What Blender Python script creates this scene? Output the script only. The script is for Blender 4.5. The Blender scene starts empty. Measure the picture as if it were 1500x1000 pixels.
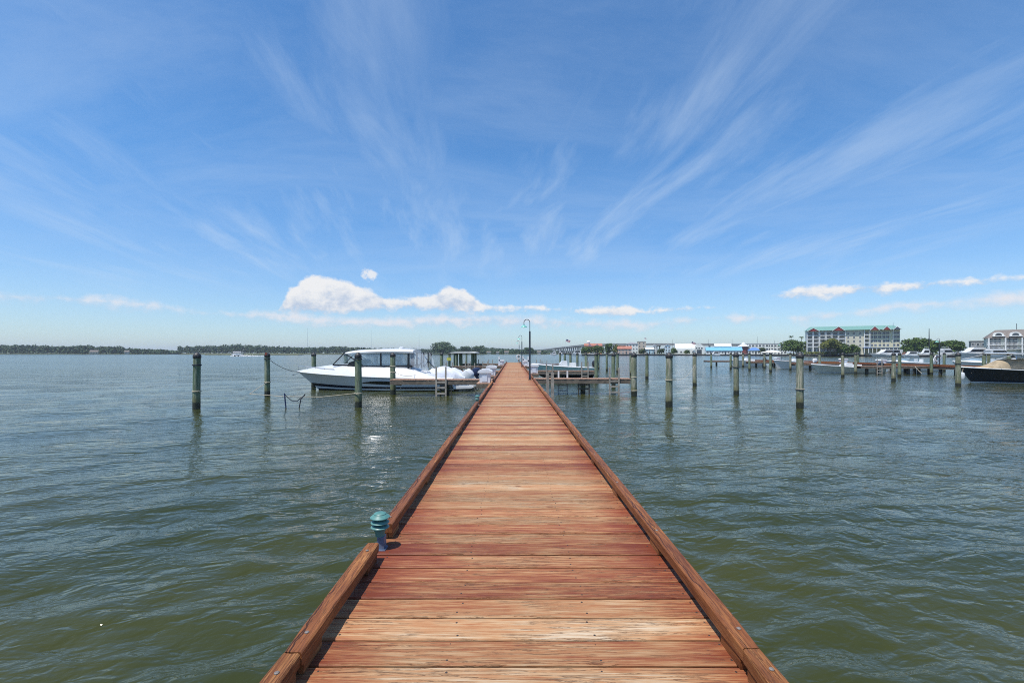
import bpy, bmesh, math, random
import numpy as np
from mathutils import Vector, Matrix
PI = math.pi
R = math.radians
random.seed(7)
RNG = np.random.default_rng(7)
SC = bpy.context.scene
COL = SC.collection

# ------------------------------------------------------------------ camera
EYE = 2.40            # metres above the water; the deck lies at 0.92
DECK = 0.92
F = 1500 * 16 / 36.0  # focal length in photograph pixels
VX, VY = 751.5, 516.5
cam_data = bpy.data.cameras.new('camera')
cam = bpy.data.objects.new('camera', cam_data)
COL.objects.link(cam)
cam.location = (0, 0, EYE)
cam.rotation_euler = (PI / 2, 0, 0)
cam_data.lens = 16
cam_data.sensor_width = 36
cam_data.shift_x = -1.5 / 1500
cam_data.shift_y = 16.5 / 1500
cam_data.clip_start = 0.05
cam_data.clip_end = 12000
SC.camera = cam

# ------------------------------------------------------------------ exposure
SC.view_settings.view_transform = 'Standard'
SC.view_settings.look = 'None'
SC.view_settings.exposure = 0.06
SC.view_settings.gamma = 1.0
SC.view_settings.use_curve_mapping = False
SC.render.engine = 'CYCLES'
SC.cycles.use_denoising = False     # keeps the grain of wood and ripples; daylight is clean enough
SC.cycles.filter_width = 1.05
SC.cycles.max_bounces = 8
SC.cycles.transparent_max_bounces = 12
SC.cycles.sample_clamp_indirect = 6.0
SC.cycles.sample_clamp_direct = 24.0

# ------------------------------------------------------------------ sun and sky
SUN = Vector((-0.29, -0.27, 1.0)).normalized()
sun_el = math.asin(SUN.z)
sun_rot = math.atan2(SUN.x, SUN.y)
ld = bpy.data.lights.new('sun', 'SUN')
ld.energy = 5.0
ld.angle = R(0.53)
ld.color = (1.0, 0.955, 0.89)
sun = bpy.data.objects.new('sun', ld)
COL.objects.link(sun)
sun.rotation_euler = SUN.to_track_quat('Z', 'Y').to_euler()
sun.location = (-20, -25, 80)

world = bpy.data.worlds.new('World')
SC.world = world
world.use_nodes = True
WT = world.node_tree
WT.nodes.clear()


class NT:
    """small helper to write node maths as expressions"""
    def __init__(s, tree):
        s.t = tree

    def new(s, kind, **kw):
        n = s.t.nodes.new(kind)
        for k, v in kw.items():
            setattr(n, k, v)
        return n

    def put(s, sock, v):
        if hasattr(v, 'is_output'):
            s.t.links.new(v, sock)
        elif v is not None:
            sock.default_value = v

    def m(s, op, a, b=None, c=None, clamp=False):
        n = s.new('ShaderNodeMath', operation=op, use_clamp=clamp)
        s.put(n.inputs[0], a)
        if b is not None:
            s.put(n.inputs[1], b)
        if c is not None:
            s.put(n.inputs[2], c)
        return n.outputs[0]

    def xyz(s, x, y, z=0.0):
        n = s.new('ShaderNodeCombineXYZ')
        for i, v in enumerate((x, y, z)):
            s.put(n.inputs[i], v)
        return n.outputs[0]

    def sep(s, v):
        n = s.new('ShaderNodeSeparateXYZ')
        s.put(n.inputs[0], v)
        return n.outputs

    def noise(s, vec, scale, detail=4.0, rough=0.5, dist=0.0, lac=2.0):
        n = s.new('ShaderNodeTexNoise')
        s.put(n.inputs['Vector'], vec)
        n.inputs['Scale'].default_value = scale
        n.inputs['Detail'].default_value = detail
        n.inputs['Roughness'].default_value = rough
        n.inputs['Distortion'].default_value = dist
        n.inputs['Lacunarity'].default_value = lac
        return n.outputs[0]

    def vm(s, op, a, b=None):
        n = s.new('ShaderNodeVectorMath', operation=op)
        s.put(n.inputs[0], a)
        if b is not None:
            s.put(n.inputs[1], b)
        return n.outputs[0]

    def ramp(s, fac, stops, mode='LINEAR'):
        n = s.new('ShaderNodeValToRGB')
        cr = n.color_ramp
        cr.interpolation = mode
        while len(cr.elements) < len(stops):
            cr.elements.new(0.5)
        for e, (p, c) in zip(cr.elements, stops):
            e.position = p
            e.color = tuple(c) + (1,) if len(c) == 3 else c
        s.put(n.inputs[0], fac)
        return n.outputs[0]

    def step(s, v, lo, hi, a=0.0, b=1.0):
        n = s.new('ShaderNodeMapRange', interpolation_type='SMOOTHSTEP')
        s.put(n.inputs['Value'], v)
        s.put(n.inputs['From Min'], lo)
        s.put(n.inputs['From Max'], hi)
        s.put(n.inputs['To Min'], a)
        s.put(n.inputs['To Max'], b)
        return n.outputs[0]

    def mix(s, f, a, b, mode='MIX'):
        n = s.new('ShaderNodeMix', data_type='RGBA', blend_type=mode)
        s.put(n.inputs[0], f)
        for i, v in ((6, a), (7, b)):
            if isinstance(v, tuple) and len(v) == 3:
                v = v + (1,)
            s.put(n.inputs[i], v)
        return n.outputs[2]


W = NT(WT)
sky = W.new('ShaderNodeTexSky', sky_type='NISHITA')
sky.sun_disc = False
sky.sun_elevation = sun_el
sky.sun_rotation = sun_rot
sky.altitude = 0.0
sky.air_density = 1.0
sky.dust_density = 0.35
sky.ozone_density = 1.6
tc = W.new('ShaderNodeTexCoord')
D = tc.outputs['Generated']
dx, dy, dz = W.sep(D)
horiz = W.m('SQRT', W.m('ADD', W.m('MULTIPLY', dx, dx), W.m('MULTIPLY', dy, dy)))
el = W.m('DIVIDE', dz, W.m('MAXIMUM', horiz, 0.001))     # tangent of the elevation
az = W.m('ARCTAN2', dx, dy)
azn = W.m('ADD', W.m('DIVIDE', az, 2 * R(60)), 0.5)
azp = W.m('PINGPONG', azn, 1.0)                           # the same weather all round the horizon


def sky_ramp(pts):
    """cloud tops (R) and bases (G) along the horizon, from points (x, top, base)"""
    st = []
    for x, yt, yb in pts:
        a = math.atan((x - VX) / F)
        c = math.cos(a)
        st.append(((a / (2 * R(60))) + 0.5, ((VY - yt) / F * c, (VY - yb) / F * c, 0)))
    n = W.ramp(azp, st)
    q = W.new('ShaderNodeSeparateColor')
    W.put(q.inputs[0], n)
    return q.outputs[0], q.outputs[1]


def cloud(T, B, thick, amp, scale, seed, soft):
    v = W.xyz(W.m('ADD', az, seed), W.m('MULTIPLY', el, 1.35), seed)
    n = W.noise(v, scale, 7.0, 0.58, 0.15)
    n2 = W.noise(v, scale * 3.1, 5.0, 0.6)
    nn = W.m('ADD', W.m('MULTIPLY', W.m('SUBTRACT', n, 0.5), amp), W.m('MULTIPLY', W.m('SUBTRACT', n2, 0.5), amp * 0.55))
    body = W.m('MINIMUM', W.m('SUBTRACT', T, el), W.m('MULTIPLY', W.m('SUBTRACT', el, B), 0.8))
    dens = W.m('ADD', W.m('DIVIDE', body, thick), nn)
    mask = W.step(dens, 0.0, soft)
    h = W.m('DIVIDE', W.m('SUBTRACT', el, B), W.m('MAXIMUM', W.m('SUBTRACT', T, B), 0.012))
    lit = W.step(W.m('ADD', W.m('ADD', h, W.m('MULTIPLY', W.m('SUBTRACT', n, 0.5), 2.4)), W.m('MULTIPLY', W.m('SUBTRACT', n2, 0.5), 0.9)), -0.1, 0.8)
    return mask, lit


A = [(395, 470, 452), (410, 446, 461), (420, 426, 460), (437, 412, 461), (452, 400, 461), (500, 405, 461), (520, 411, 460),
     (537, 419, 459), (556, 428, 457), (572, 436, 456), (605, 432, 456), (630, 431, 457), (645, 421, 458), (661, 417, 459), (681, 420, 459),
     (697, 433, 459), (712, 444, 458), (740, 446, 457), (776, 445, 455), (800, 448, 458), (850, 449, 460), (880, 447, 466), (915, 443, 467),
     (940, 452, 463), (1000, 446, 459), (1055, 448, 452), (1100, 470, 440), (1130, 428, 441), (1180, 417, 441), (1310, 410, 432), (1490, 400, 413)]
Bp = [(0, 421, 450), (140, 428, 454), (230, 438, 460), (290, 452, 466), (360, 452, 474), (400, 450, 474), (470, 458, 484), (560, 462, 486),
      (650, 456, 484), (760, 456, 484), (850, 464, 488), (950, 466, 488), (1040, 457, 476), (1110, 456, 476), (1145, 466, 466), (1180, 452, 480),
      (1240, 452, 470), (1320, 438, 460), (1425, 431, 453), (1450, 424, 456), (1500, 418, 456)]
TA, BA = sky_ramp(A)
TB, BB = sky_ramp(Bp)
mA, litA = cloud(TA, BA, 0.012, 2.7, 22.0, 3.1, 1.0)
mB, litB = cloud(TB, BB, 0.016, 2.6, 17.0, 9.7, 1.5)
# the lone puff above the long cumulus
pa = math.atan((541 - VX) / F)
pe = (VY - 402) / F * math.cos(pa)
pv = W.xyz(az, el, 0.0)
pr = W.m('ADD', W.m('POWER', W.m('DIVIDE', W.m('ABSOLUTE', W.m('SUBTRACT', az, pa)), 0.017), 2.0),
         W.m('POWER', W.m('DIVIDE', W.m('ABSOLUTE', W.m('SUBTRACT', el, pe)), 0.015), 2.0))
mP = W.step(W.m('ADD', W.m('SUBTRACT', 1.0, pr), W.m('MULTIPLY', W.m('SUBTRACT', W.noise(pv, 70.0, 6.0, 0.6), 0.5), 3.0)), 0.0, 0.9)

# high thin cirrus on a plane overhead: streaks run away from the camera and fan out by perspective
den = W.m('ADD', W.m('MAXIMUM', dz, 0.0), 0.10)
px = W.m('DIVIDE', dx, den)
py = W.m('DIVIDE', dy, den)
warp = W.noise(W.xyz(px, py, 2.0), 0.45, 2.0, 0.5)
cx = W.m('ADD', W.m('MULTIPLY', W.m('ADD', px, W.m('MULTIPLY', py, 0.10)), 2.0), W.m('MULTIPLY', warp, 0.9))
cy = W.m('MULTIPLY', py, 0.42)
streak = W.noise(W.xyz(cx, cy, 5.0), 1.9, 10.0, 0.62, 0.25)
patch = W.noise(W.xyz(px, py, 8.3), 0.55, 3.0, 0.5)
ci = W.m('MULTIPLY', W.step(streak, 0.36, 0.80), W.step(patch, 0.30, 0.66))
band = W.noise(W.xyz(W.m('MULTIPLY', px, 0.35), W.m('MULTIPLY', py, 0.9), 1.7), 1.1, 9.0, 0.66, 0.4)
veil = W.m('MULTIPLY', W.step(band, 0.38, 0.76), 0.50)
ci = W.m('MULTIPLY', W.m('MAXIMUM', ci, veil), W.step(dz, 0.03, 0.22))

SKYGAIN = 0.138
grade = W.mix(W.step(el, 0.0, 0.42), (0.70, 0.85, 1.05), (0.50, 0.90, 1.20))
tint = W.mix(1.0, sky.outputs[0], grade, 'MULTIPLY')
WHITE = 6.6
c_hi = (0.98 * WHITE, 0.965 * WHITE, 0.95 * WHITE)
c_lo = (0.56 * WHITE, 0.65 * WHITE, 0.80 * WHITE)
c_ci = (0.66 * WHITE, 0.80 * WHITE, 0.97 * WHITE)
col = W.mix(W.m('MULTIPLY', ci, 0.48), tint, c_ci)
colB = W.mix(litB, (0.55 * WHITE, 0.67 * WHITE, 0.84 * WHITE), (0.88 * WHITE, 0.88 * WHITE, 0.92 * WHITE))
col = W.mix(W.m('MULTIPLY', mB, 0.92), col, colB)
colA = W.mix(litA, c_lo, c_hi)
col = W.mix(W.m('MULTIPLY', mA, 0.93), col, colA)
col = W.mix(W.m('MULTIPLY', mP, 0.8), col, c_hi)
bg = W.new('ShaderNodeBackground')
W.put(bg.inputs[0], col)
bg.inputs[1].default_value = SKYGAIN
wo = W.new('ShaderNodeOutputWorld')
WT.links.new(bg.outputs[0], wo.inputs[0])


# ------------------------------------------------------------------ photograph pixels to places
def onwater(x, y, z=0.0):
    """where the sight line through a pixel meets height z"""
    d = F * (EYE - z) / (y - VY)
    return ((x - VX) / F * d, d)


def PX(x, d):
    return (x - VX) / F * d


def PZ(y, d):
    return EYE + (VY - y) / F * d


# ------------------------------------------------------------------ materials
MATS = {}


def pm(name, color, rough=0.6, var=0.12, scale=3.0, stretch=(1, 1, 1), metal=0.0, bump=0.0, bscale=30.0, spec=0.5, dirt=None, dirt_amt=0.0, coat=0.0):
    """plain procedural paint / plastic / stone: base colour with mottling, optional stains and fine relief"""
    if name in MATS:
        return MATS[name]
    m = bpy.data.materials.new(name)
    m.use_nodes = True
    n = NT(m.node_tree)
    b = m.node_tree.nodes['Principled BSDF']
    t = n.new('ShaderNodeTexCoord')
    oi = n.new('ShaderNodeObjectInfo')
    v = n.vm('ADD', n.vm('MULTIPLY', t.outputs['Object'], stretch), n.xyz(n.m('MULTIPLY', oi.outputs['Random'], 37.0), n.m('MULTIPLY', oi.outputs['Random'], 11.0)))
    k = n.noise(v, scale, 6.0, 0.6)
    f = n.step(k, 0.3, 0.7, 1.0 - var, 1.0 + var)
    c = n.mix(1.0, tuple(color), n.xyz(f, f, f), 'MULTIPLY')
    if dirt is not None:
        k2 = n.noise(v, scale * 2.3, 8.0, 0.65, 0.4)
        c = n.mix(n.m('MULTIPLY', n.step(k2, 0.48, 0.72), dirt_amt), c, tuple(dirt))
    n.put(b.inputs['Base Color'], c)
    n.put(b.inputs['Roughness'], n.step(k, 0.2, 0.8, max(0.02, rough - 0.08), min(1, rough + 0.08)))
    b.inputs['Metallic'].default_value = metal
    b.inputs['Specular IOR Level'].default_value = spec
    b.inputs['Coat Weight'].default_value = coat
    if bump:
        bn = n.new('ShaderNodeBump')
        bn.inputs['Strength'].default_value = bump
        bn.inputs['Distance'].default_value = 0.02
        n.put(bn.inputs['Height'], n.noise(v, bscale, 5.0, 0.6))
        n.put(b.inputs['Normal'], bn.outputs[0])
    MATS[name] = m
    return m


def mat_stained(name, along, far_soft=True):
    """worn red stained timber; along = 0 grain runs in x, 1 grain runs in y"""
    m = bpy.data.materials.new(name)
    m.use_nodes = True
    n = NT(m.node_tree)
    b = m.node_tree.nodes['Principled BSDF']
    t = n.new('ShaderNodeTexCoord')
    oi = n.new('ShaderNodeObjectInfo')
    r = oi.outputs['Random']
    off = n.xyz(n.m('MULTIPLY', r, 91.0), n.m('MULTIPLY', r, 53.0), n.m('MULTIPLY', r, 17.0))
    v = n.vm('ADD', t.outputs['Object'], off)
    def st(a, c, d=None):
        d = c if d is None else d
        return n.vm('MULTIPLY', v, (a, c, d) if along == 0 else (c, a, d))
    big = n.noise(st(0.9, 2.6), 1.6, 5.0, 0.6, 0.3)             # where the stain has worn off
    mid = n.noise(st(1.3, 26.0), 1.5, 7.0, 0.66, 0.45)           # streaks along the board
    fine = n.noise(st(2.4, 80.0), 2.0, 6.0, 0.70, 0.3)          # grain
    hair = n.noise(st(2.2, 170.0), 1.7, 3.0, 0.6, 0.2)
    wear = n.m('ADD', n.m('ADD', n.m('MULTIPLY', big, 0.50), n.m('MULTIPLY', mid, 0.62)), n.m('MULTIPLY', n.m('ADD', n.m('MULTIPLY', n.m('SUBTRACT', r, 0.5), 1.0), n.m('MULTIPLY', n.m('POWER', n.m('FRACT', n.m('MULTIPLY', r, 5.7)), 5.0), 0.55)), 0.20))
    tone = n.m('ADD', wear, n.m('MULTIPLY', n.m('SUBTRACT', fine, 0.5), 0.75))
    if along == 0:      # the stain survives near the kerbs where nobody walks
        ex = n.m('ABSOLUTE', n.m('SUBTRACT', n.sep(t.outputs['Object'])[0], 0.055))
        tone = n.m('SUBTRACT', tone, n.m('MULTIPLY', n.step(n.m('ADD', ex, n.m('MULTIPLY', n.m('SUBTRACT', big, 0.5), 0.5)), 0.62, 1.02), 0.13))
    if along == 0:
        c = n.ramp(tone, [(0.33, (0.175, 0.038, 0.016)), (0.43, (0.265, 0.082, 0.033)), (0.51, (0.340, 0.142, 0.058)),
                          (0.60, (0.400, 0.210, 0.098)), (0.69, (0.440, 0.275, 0.148)), (0.81, (0.490, 0.380, 0.262))])
    else:
        c = n.ramp(tone, [(0.32, (0.085, 0.025, 0.009)), (0.46, (0.180, 0.060, 0.019)), (0.57, (0.235, 0.085, 0.027)),
                          (0.68, (0.320, 0.135, 0.046)), (0.84, (0.420, 0.220, 0.085))])
    # dark checks that follow the grain, and knots
    crack = n.m('MULTIPLY', n.step(n.m('ABSOLUTE', n.m('SUBTRACT', mid, 0.5)), 0.0, 0.020, 1.0, 0.0), n.step(big, 0.42, 0.56))
    grainline = n.step(hair, 0.58, 0.72)
    c = n.mix(n.m('MULTIPLY', grainline, 0.42), c, (0.10, 0.034, 0.020))
    c = n.mix(n.m('MULTIPLY', crack, 0.7), c, (0.05, 0.018, 0.011))
    split = 0.0
    if along == 1:      # long drying splits that wander down each timber
        ox, oy, oz = n.sep(t.outputs['Object'])
        yy = n.m('ADD', oy, n.m('MULTIPLY', r, 40.0))
        for amp_, sc_, sd_ in ((0.055, 1.1, 0.0), (0.075, 1.9, 7.0)):
            wob = n.m('MULTIPLY', n.m('SUBTRACT', n.noise(n.xyz(sd_, yy, 0.0), sc_, 5.0, 0.6), 0.5), amp_ * 2.2)
            dist = n.m('ABSOLUTE', n.m('SUBTRACT', n.m('ADD', ox, n.m('MULTIPLY', oz, 0.25)), n.m('ADD', wob, 0.012 if sd_ else 0.005)))
            on = n.step(n.noise(n.xyz(sd_ + 3.0, yy, 5.0), 0.8, 2.0, 0.5), 0.44, 0.56, 0.0, 0.0038)
            split = n.m('MAXIMUM', split, n.m('MULTIPLY', n.step(n.m('SUBTRACT', dist, on), -0.0012, 0.0008, 1.0, 0.0), n.step(on, 0.0004, 0.002)))
        c = n.mix(n.m('MULTIPLY', split, 0.9), c, (0.030, 0.010, 0.005))
        crack = n.m('MAXIMUM', crack, split)
    vo = n.new('ShaderNodeTexVoronoi')
    n.put(vo.inputs['Vector'], n.vm('ADD', st(1.0, 2.1, 0.0), n.xyz(n.m('MULTIPLY', mid, 0.10), n.m('MULTIPLY', fine, 0.10))))
    vo.inputs['Scale'].default_value = 1.7
    knot = n.step(vo.outputs['Distance'], 0.03, 0.085, 1.0, 0.0)
    c = n.mix(n.m('MULTIPLY', knot, 0.75), c, (0.15, 0.045, 0.02))
    # patch of each board's own brightness
    bf = n.m('ADD', 0.80, n.m('MULTIPLY', n.m('FRACT', n.m('MULTIPLY', r, 7.31)), 0.36))
    c = n.mix(1.0, c, n.xyz(bf, bf, bf), 'MULTIPLY')
    n.put(b.inputs['Base Color'], c)
    n.put(b.inputs['Roughness'], n.step(tone, 0.4, 0.8, 0.55, 0.85))
    b.inputs['Specular IOR Level'].default_value = 0.3
    bn = n.new('ShaderNodeBump')
    bn.inputs['Strength'].default_value = 0.55
    bn.inputs['Distance'].default_value = 0.006
    hgt = n.m('SUBTRACT', n.m('ADD', n.m('MULTIPLY', fine, 0.5), n.m('MULTIPLY', mid, 0.5)), n.m('MULTIPLY', n.m('MAXIMUM', crack, n.m('MULTIPLY', grainline, 0.4)), 0.7))
    n.put(bn.inputs['Height'], hgt)
    n.put(b.inputs['Normal'], bn.outputs[0])
    MATS[name] = m
    return m


def mat_piling(name, tone):
    m = bpy.data.materials.new(name)
    m.use_nodes = True
    n = NT(m.node_tree)
    b = m.node_tree.nodes['Principled BSDF']
    t = n.new('ShaderNodeTexCoord')
    oi = n.new('ShaderNodeObjectInfo')
    r = oi.outputs['Random']
    g = n.new('ShaderNodeNewGeometry')
    v = n.vm('ADD', t.outputs['Object'], n.xyz(n.m('MULTIPLY', r, 31.0), n.m('MULTIPLY', r, 77.0), n.m('MULTIPLY', r, 13.0)))
    s1 = n.noise(n.vm('MULTIPLY', v, (14, 14, 0.9)), 1.0, 7.0, 0.65, 0.6)
    s2 = n.noise(n.vm('MULTIPLY', v, (60, 60, 3.0)), 1.0, 5.0, 0.6, 0.2)
    s3 = n.noise(n.vm('MULTIPLY', v, (2.2, 2.2, 1.4)), 1.0, 5.0, 0.6, 0.4)
    green, pale = tone
    c = n.mix(n.step(s1, 0.40, 0.60), green, pale)
    c = n.mix(n.m('MULTIPLY', n.step(s3, 0.45, 0.62), 0.65), c, (0.15, 0.17, 0.09))
    c = n.mix(n.m('MULTIPLY', n.step(s2, 0.50, 0.66), 0.75), c, (0.05, 0.05, 0.038))
    z = n.sep(g.outputs['Position'])[2]
    zz = n.m('ADD', z, n.m('MULTIPLY', n.m('SUBTRACT', s3, 0.5), 0.25))
    c = n.mix(n.step(zz, 0.34, 0.62, 0.75, 0.0), c, (0.13, 0.125, 0.05))      # algae above the tide line
    c = n.mix(n.step(zz, 0.22, 0.32, 0.95, 0.0), c, (0.018, 0.020, 0.012))    # wet, barnacled foot
    n.put(b.inputs['Base Color'], c)
    n.put(b.inputs['Roughness'], n.step(zz, 0.2, 0.4, 0.45, 0.85))
    bn = n.new('ShaderNodeBump')
    bn.inputs['Strength'].default_value = 0.8
    bn.inputs['Distance'].default_value = 0.02
    n.put(bn.inputs['Height'], n.m('ADD', s1, n.m('MULTIPLY', s2, 0.5)))
    n.put(b.inputs['Normal'], bn.outputs[0])
    MATS[name] = m
    return m


def mat_foliage(name, dark, light, yellow=(0.10, 0.11, 0.03)):
    m = bpy.data.materials.new(name)
    m.use_nodes = True
    n = NT(m.node_tree)
    b = m.node_tree.nodes['Principled BSDF']
    g = n.new('ShaderNodeNewGeometry')
    oi = n.new('ShaderNodeObjectInfo')
    k = n.noise(g.outputs['Position'], 0.35, 4.0, 0.6)
    c = n.mix(n.step(k, 0.35, 0.65), dark, light)
    c = n.mix(n.m('MULTIPLY', g.outputs['Random Per Island'], 0.45), c, yellow)
    n.put(b.inputs['Base Color'], c)
    b.inputs['Roughness'].default_value = 0.7
    b.inputs['Specular IOR Level'].default_value = 0.25
    MATS[name] = m
    return m


def mat_glass(name, tint=(0.55, 0.68, 0.75), opac=0.45):
    m = bpy.data.materials.new(name)
    m.use_nodes = True
    n = NT(m.node_tree)
    b = m.node_tree.nodes['Principled BSDF']
    b.inputs['Base Color'].default_value = tint + (1,)
    b.inputs['Roughness'].default_value = 0.05
    b.inputs['Alpha'].default_value = opac
    MATS[name] = m
    return m


def mat_water():
    m = bpy.data.materials.new('river_water')
    m.use_nodes = True
    n = NT(m.node_tree)
    b = m.node_tree.nodes['Principled BSDF']
    g = n.new('ShaderNodeNewGeometry')
    p = g.outputs['Position']
    k = n.noise(p, 0.22, 3.0, 0.5)
    c = n.mix(n.step(k, 0.35, 0.65), (0.030, 0.038, 0.011), (0.046, 0.050, 0.013))
    n.put(b.inputs['Base Color'], c)
    far = n.m('SQRT', n.m('ADD', n.m('POWER', n.sep(p)[0], 2.0), n.m('POWER', n.sep(p)[1], 2.0)))
    n.put(b.inputs['Roughness'], n.step(far, 8.0, 130.0, 0.04, 0.14))     # unresolved chop on the open river
    b.inputs['IOR'].default_value = 1.333
    rot = n.new('ShaderNodeMapping')
    n.put(rot.inputs['Vector'], p)
    rot.inputs['Rotation'].default_value = (0, 0, R(-14))
    q = rot.outputs[0]
    h1 = n.noise(n.vm('MULTIPLY', q, (0.45, 1.0, 1.0)), 2.2, 2.0, 0.5, 0.5)
    h2 = n.noise(n.vm('MULTIPLY', q, (0.55, 1.0, 1.0)), 6.0, 2.0, 0.5, 0.5)
    h3 = n.noise(n.vm('MULTIPLY', q, (0.35, 1.0, 1.0)), 0.6, 2.0, 0.5, 0.3)
    h4 = n.noise(n.vm('MULTIPLY', q, (0.65, 1.0, 1.0)), 17.0, 2.0, 0.5, 0.4)
    gust = n.step(n.noise(n.vm('MULTIPLY', p, (0.35, 1.0, 1.0)), 0.06, 4.0, 0.55), 0.35, 0.65, 0.75, 1.15)
    rdg = n.m('SUBTRACT', 1.0, n.m('MULTIPLY', n.m('ABSOLUTE', n.m('SUBTRACT', h1, 0.5)), 2.0))
    rd2 = n.m('SUBTRACT', 1.0, n.m('MULTIPLY', n.m('ABSOLUTE', n.m('SUBTRACT', h2, 0.5)), 2.0))
    hh = n.m('ADD', n.m('ADD', n.m('MULTIPLY', h1, 0.10), n.m('MULTIPLY', h2, 0.062)), n.m('ADD', n.m('MULTIPLY', h3, 0.20), n.m('MULTIPLY', h4, 0.013)))
    hh = n.m('ADD', hh, n.m('ADD', n.m('MULTIPLY', rdg, 0.030), n.m('MULTIPLY', rd2, 0.014)))
    bn = n.new('ShaderNodeBump')
    n.put(bn.inputs['Strength'], n.m('MULTIPLY', gust, 0.75))
    bn.inputs['Distance'].default_value = 1.0
    n.put(bn.inputs['Height'], hh)
    n.put(b.inputs['Normal'], bn.outputs[0])
    MATS['water'] = m
    return m


# ------------------------------------------------------------------ mesh helpers
class MB:
    """collects shapes; build() links them as one mesh object"""
    def __init__(s):
        s.v, s.f, s.mi, s.cur = [], [], [], 0

    def add(s, vs, fs):
        o = len(s.v)
        s.v += [tuple(p) for p in vs]
        s.f += [tuple(i + o for i in f) for f in fs]
        s.mi += [s.cur] * len(fs)
        return s

    def box(s, c, d, rot=None):
        x, y, z = d[0] / 2, d[1] / 2, d[2] / 2
        vs = [Vector((a * x, b * y, e * z)) for a in (-1, 1) for b in (-1, 1) for e in (-1, 1)]
        if rot is not None:
            vs = [rot @ p for p in vs]
        c = Vector(c)
        return s.add([p + c for p in vs], [(0, 1, 3, 2), (4, 6, 7, 5), (0, 4, 5, 1), (2, 3, 7, 6), (0, 2, 6, 4), (1, 5, 7, 3)])

    def bar(s, p0, p1, w, h=None):
        """square bar from p0 to p1"""
        p0, p1 = Vector(p0), Vector(p1)
        d = p1 - p0
        q = d.to_track_quat('Z', 'Y').to_matrix()
        return s.box((p0 + p1) / 2, (w, h or w, d.length), q)

    def tube(s, pts, r, n=8, cap=True):
        pts = [Vector(p) for p in pts]
        rs = r if isinstance(r, (list, tuple)) else [r] * len(pts)
        vs, fs = [], []
        up = None
        for i, p in enumerate(pts):
            d = (pts[min(i + 1, len(pts) - 1)] - pts[max(i - 1, 0)]).normalized()
            if up is None:
                up = Vector((0, 0, 1)) if abs(d.z) < 0.9 else Vector((1, 0, 0))
            a = d.cross(up).normalized()
            b = a.cross(d).normalized()
            up = b
            for k in range(n):
                t = 2 * PI * k / n
                vs.append(p + (a * math.cos(t) + b * math.sin(t)) * rs[i])
        for i in range(len(pts) - 1):
            for k in range(n):
                k2 = (k + 1) % n
                fs.append((i * n + k, i * n + k2, (i + 1) * n + k2, (i + 1) * n + k))
        if cap:
            fs.append(tuple(range(n - 1, -1, -1)))
            fs.append(tuple((len(pts) - 1) * n + k for k in range(n)))
        return s.add(vs, fs)

    def lathe(s, prof, n=16, c=(0, 0, 0)):
        vs, fs = [], []
        for r, z in prof:
            for k in range(n):
                t = 2 * PI * k / n
                vs.append((c[0] + r * math.cos(t), c[1] + r * math.sin(t), c[2] + z))
        for i in range(len(prof) - 1):
            for k in range(n):
                k2 = (k + 1) % n
                fs.append((i * n + k, i * n + k2, (i + 1) * n + k2, (i + 1) * n + k))
        fs.append(tuple(range(n - 1, -1, -1)))
        fs.append(tuple((len(prof) - 1) * n + k for k in range(n)))
        return s.add(vs, fs)

    def prism(s, poly, a, b, axis='y'):
        """polygon extruded from a to b along an axis; poly gives the other two coordinates"""
        def mk(p, t):
            return (p[0], t, p[1]) if axis == 'y' else ((t, p[0], p[1]) if axis == 'x' else (p[0], p[1], t))
        n = len(poly)
        vs = [mk(p, a) for p in poly] + [mk(p, b) for p in poly]
        fs = [tuple(range(n)), tuple(range(2 * n - 1, n - 1, -1))] + [(i, i + n, (i + 1) % n + n, (i + 1) % n) for i in range(n)]
        return s.add(vs, fs)

    def grid(s, rows, close=False):
        n = len(rows[0])
        vs = [p for r in rows for p in r]
        fs = []
        for i in range(len(rows) - 1):
            for k in range(n - 1):
                fs.append((i * n + k, i * n + k + 1, (i + 1) * n + k + 1, (i + 1) * n + k))
        return s.add(vs, fs)

    def mesh(s, name, mats, smooth=False, fix=True):
        me = bpy.data.meshes.new(name)
        me.from_pydata(s.v, [], s.f)
        for m in (mats if isinstance(mats, (list, tuple)) else [mats]):
            me.materials.append(m)
        if max(s.mi, default=0):
            me.polygons.foreach_set('material_index', s.mi)
        if fix:
            bm = bmesh.new()
            bm.from_mesh(me)
            bmesh.ops.recalc_face_normals(bm, faces=bm.faces)
            bm.to_mesh(me)
            bm.free()
        if smooth:
            me.polygons.foreach_set('use_smooth', [True] * len(me.polygons))
            try:
                me.set_sharp_from_angle(angle=R(38))
            except Exception:
                pass
        me.update()
        return me

    def build(s, name, mats, parent=None, smooth=False, loc=None, kind=None, fix=True, rotz=0):
        return link(name, s.mesh(name, mats, smooth, fix), parent, loc, kind, rotz)


def link(name, me, parent=None, loc=None, kind=None, rotz=0):
    o = bpy.data.objects.new(name, me)
    COL.objects.link(o)
    if parent is not None:
        o.parent = parent
    if loc is not None:
        o.location = loc
    if rotz:
        o.rotation_euler = (0, 0, rotz)
    if kind:
        o['kind'] = kind
    return o


def tag(o, label, cat, group=None):
    o['label'] = label
    o['category'] = cat
    if group:
        o['group'] = group
    return o


def thing(name, label, cat, loc=(0, 0, 0), rotz=0, group=None):
    o = bpy.data.objects.new(name, None)
    COL.objects.link(o)
    o.empty_display_size = 0.3
    o.location = loc
    o.rotation_euler = (0, 0, rotz)
    return tag(o, label, cat, group)


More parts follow.
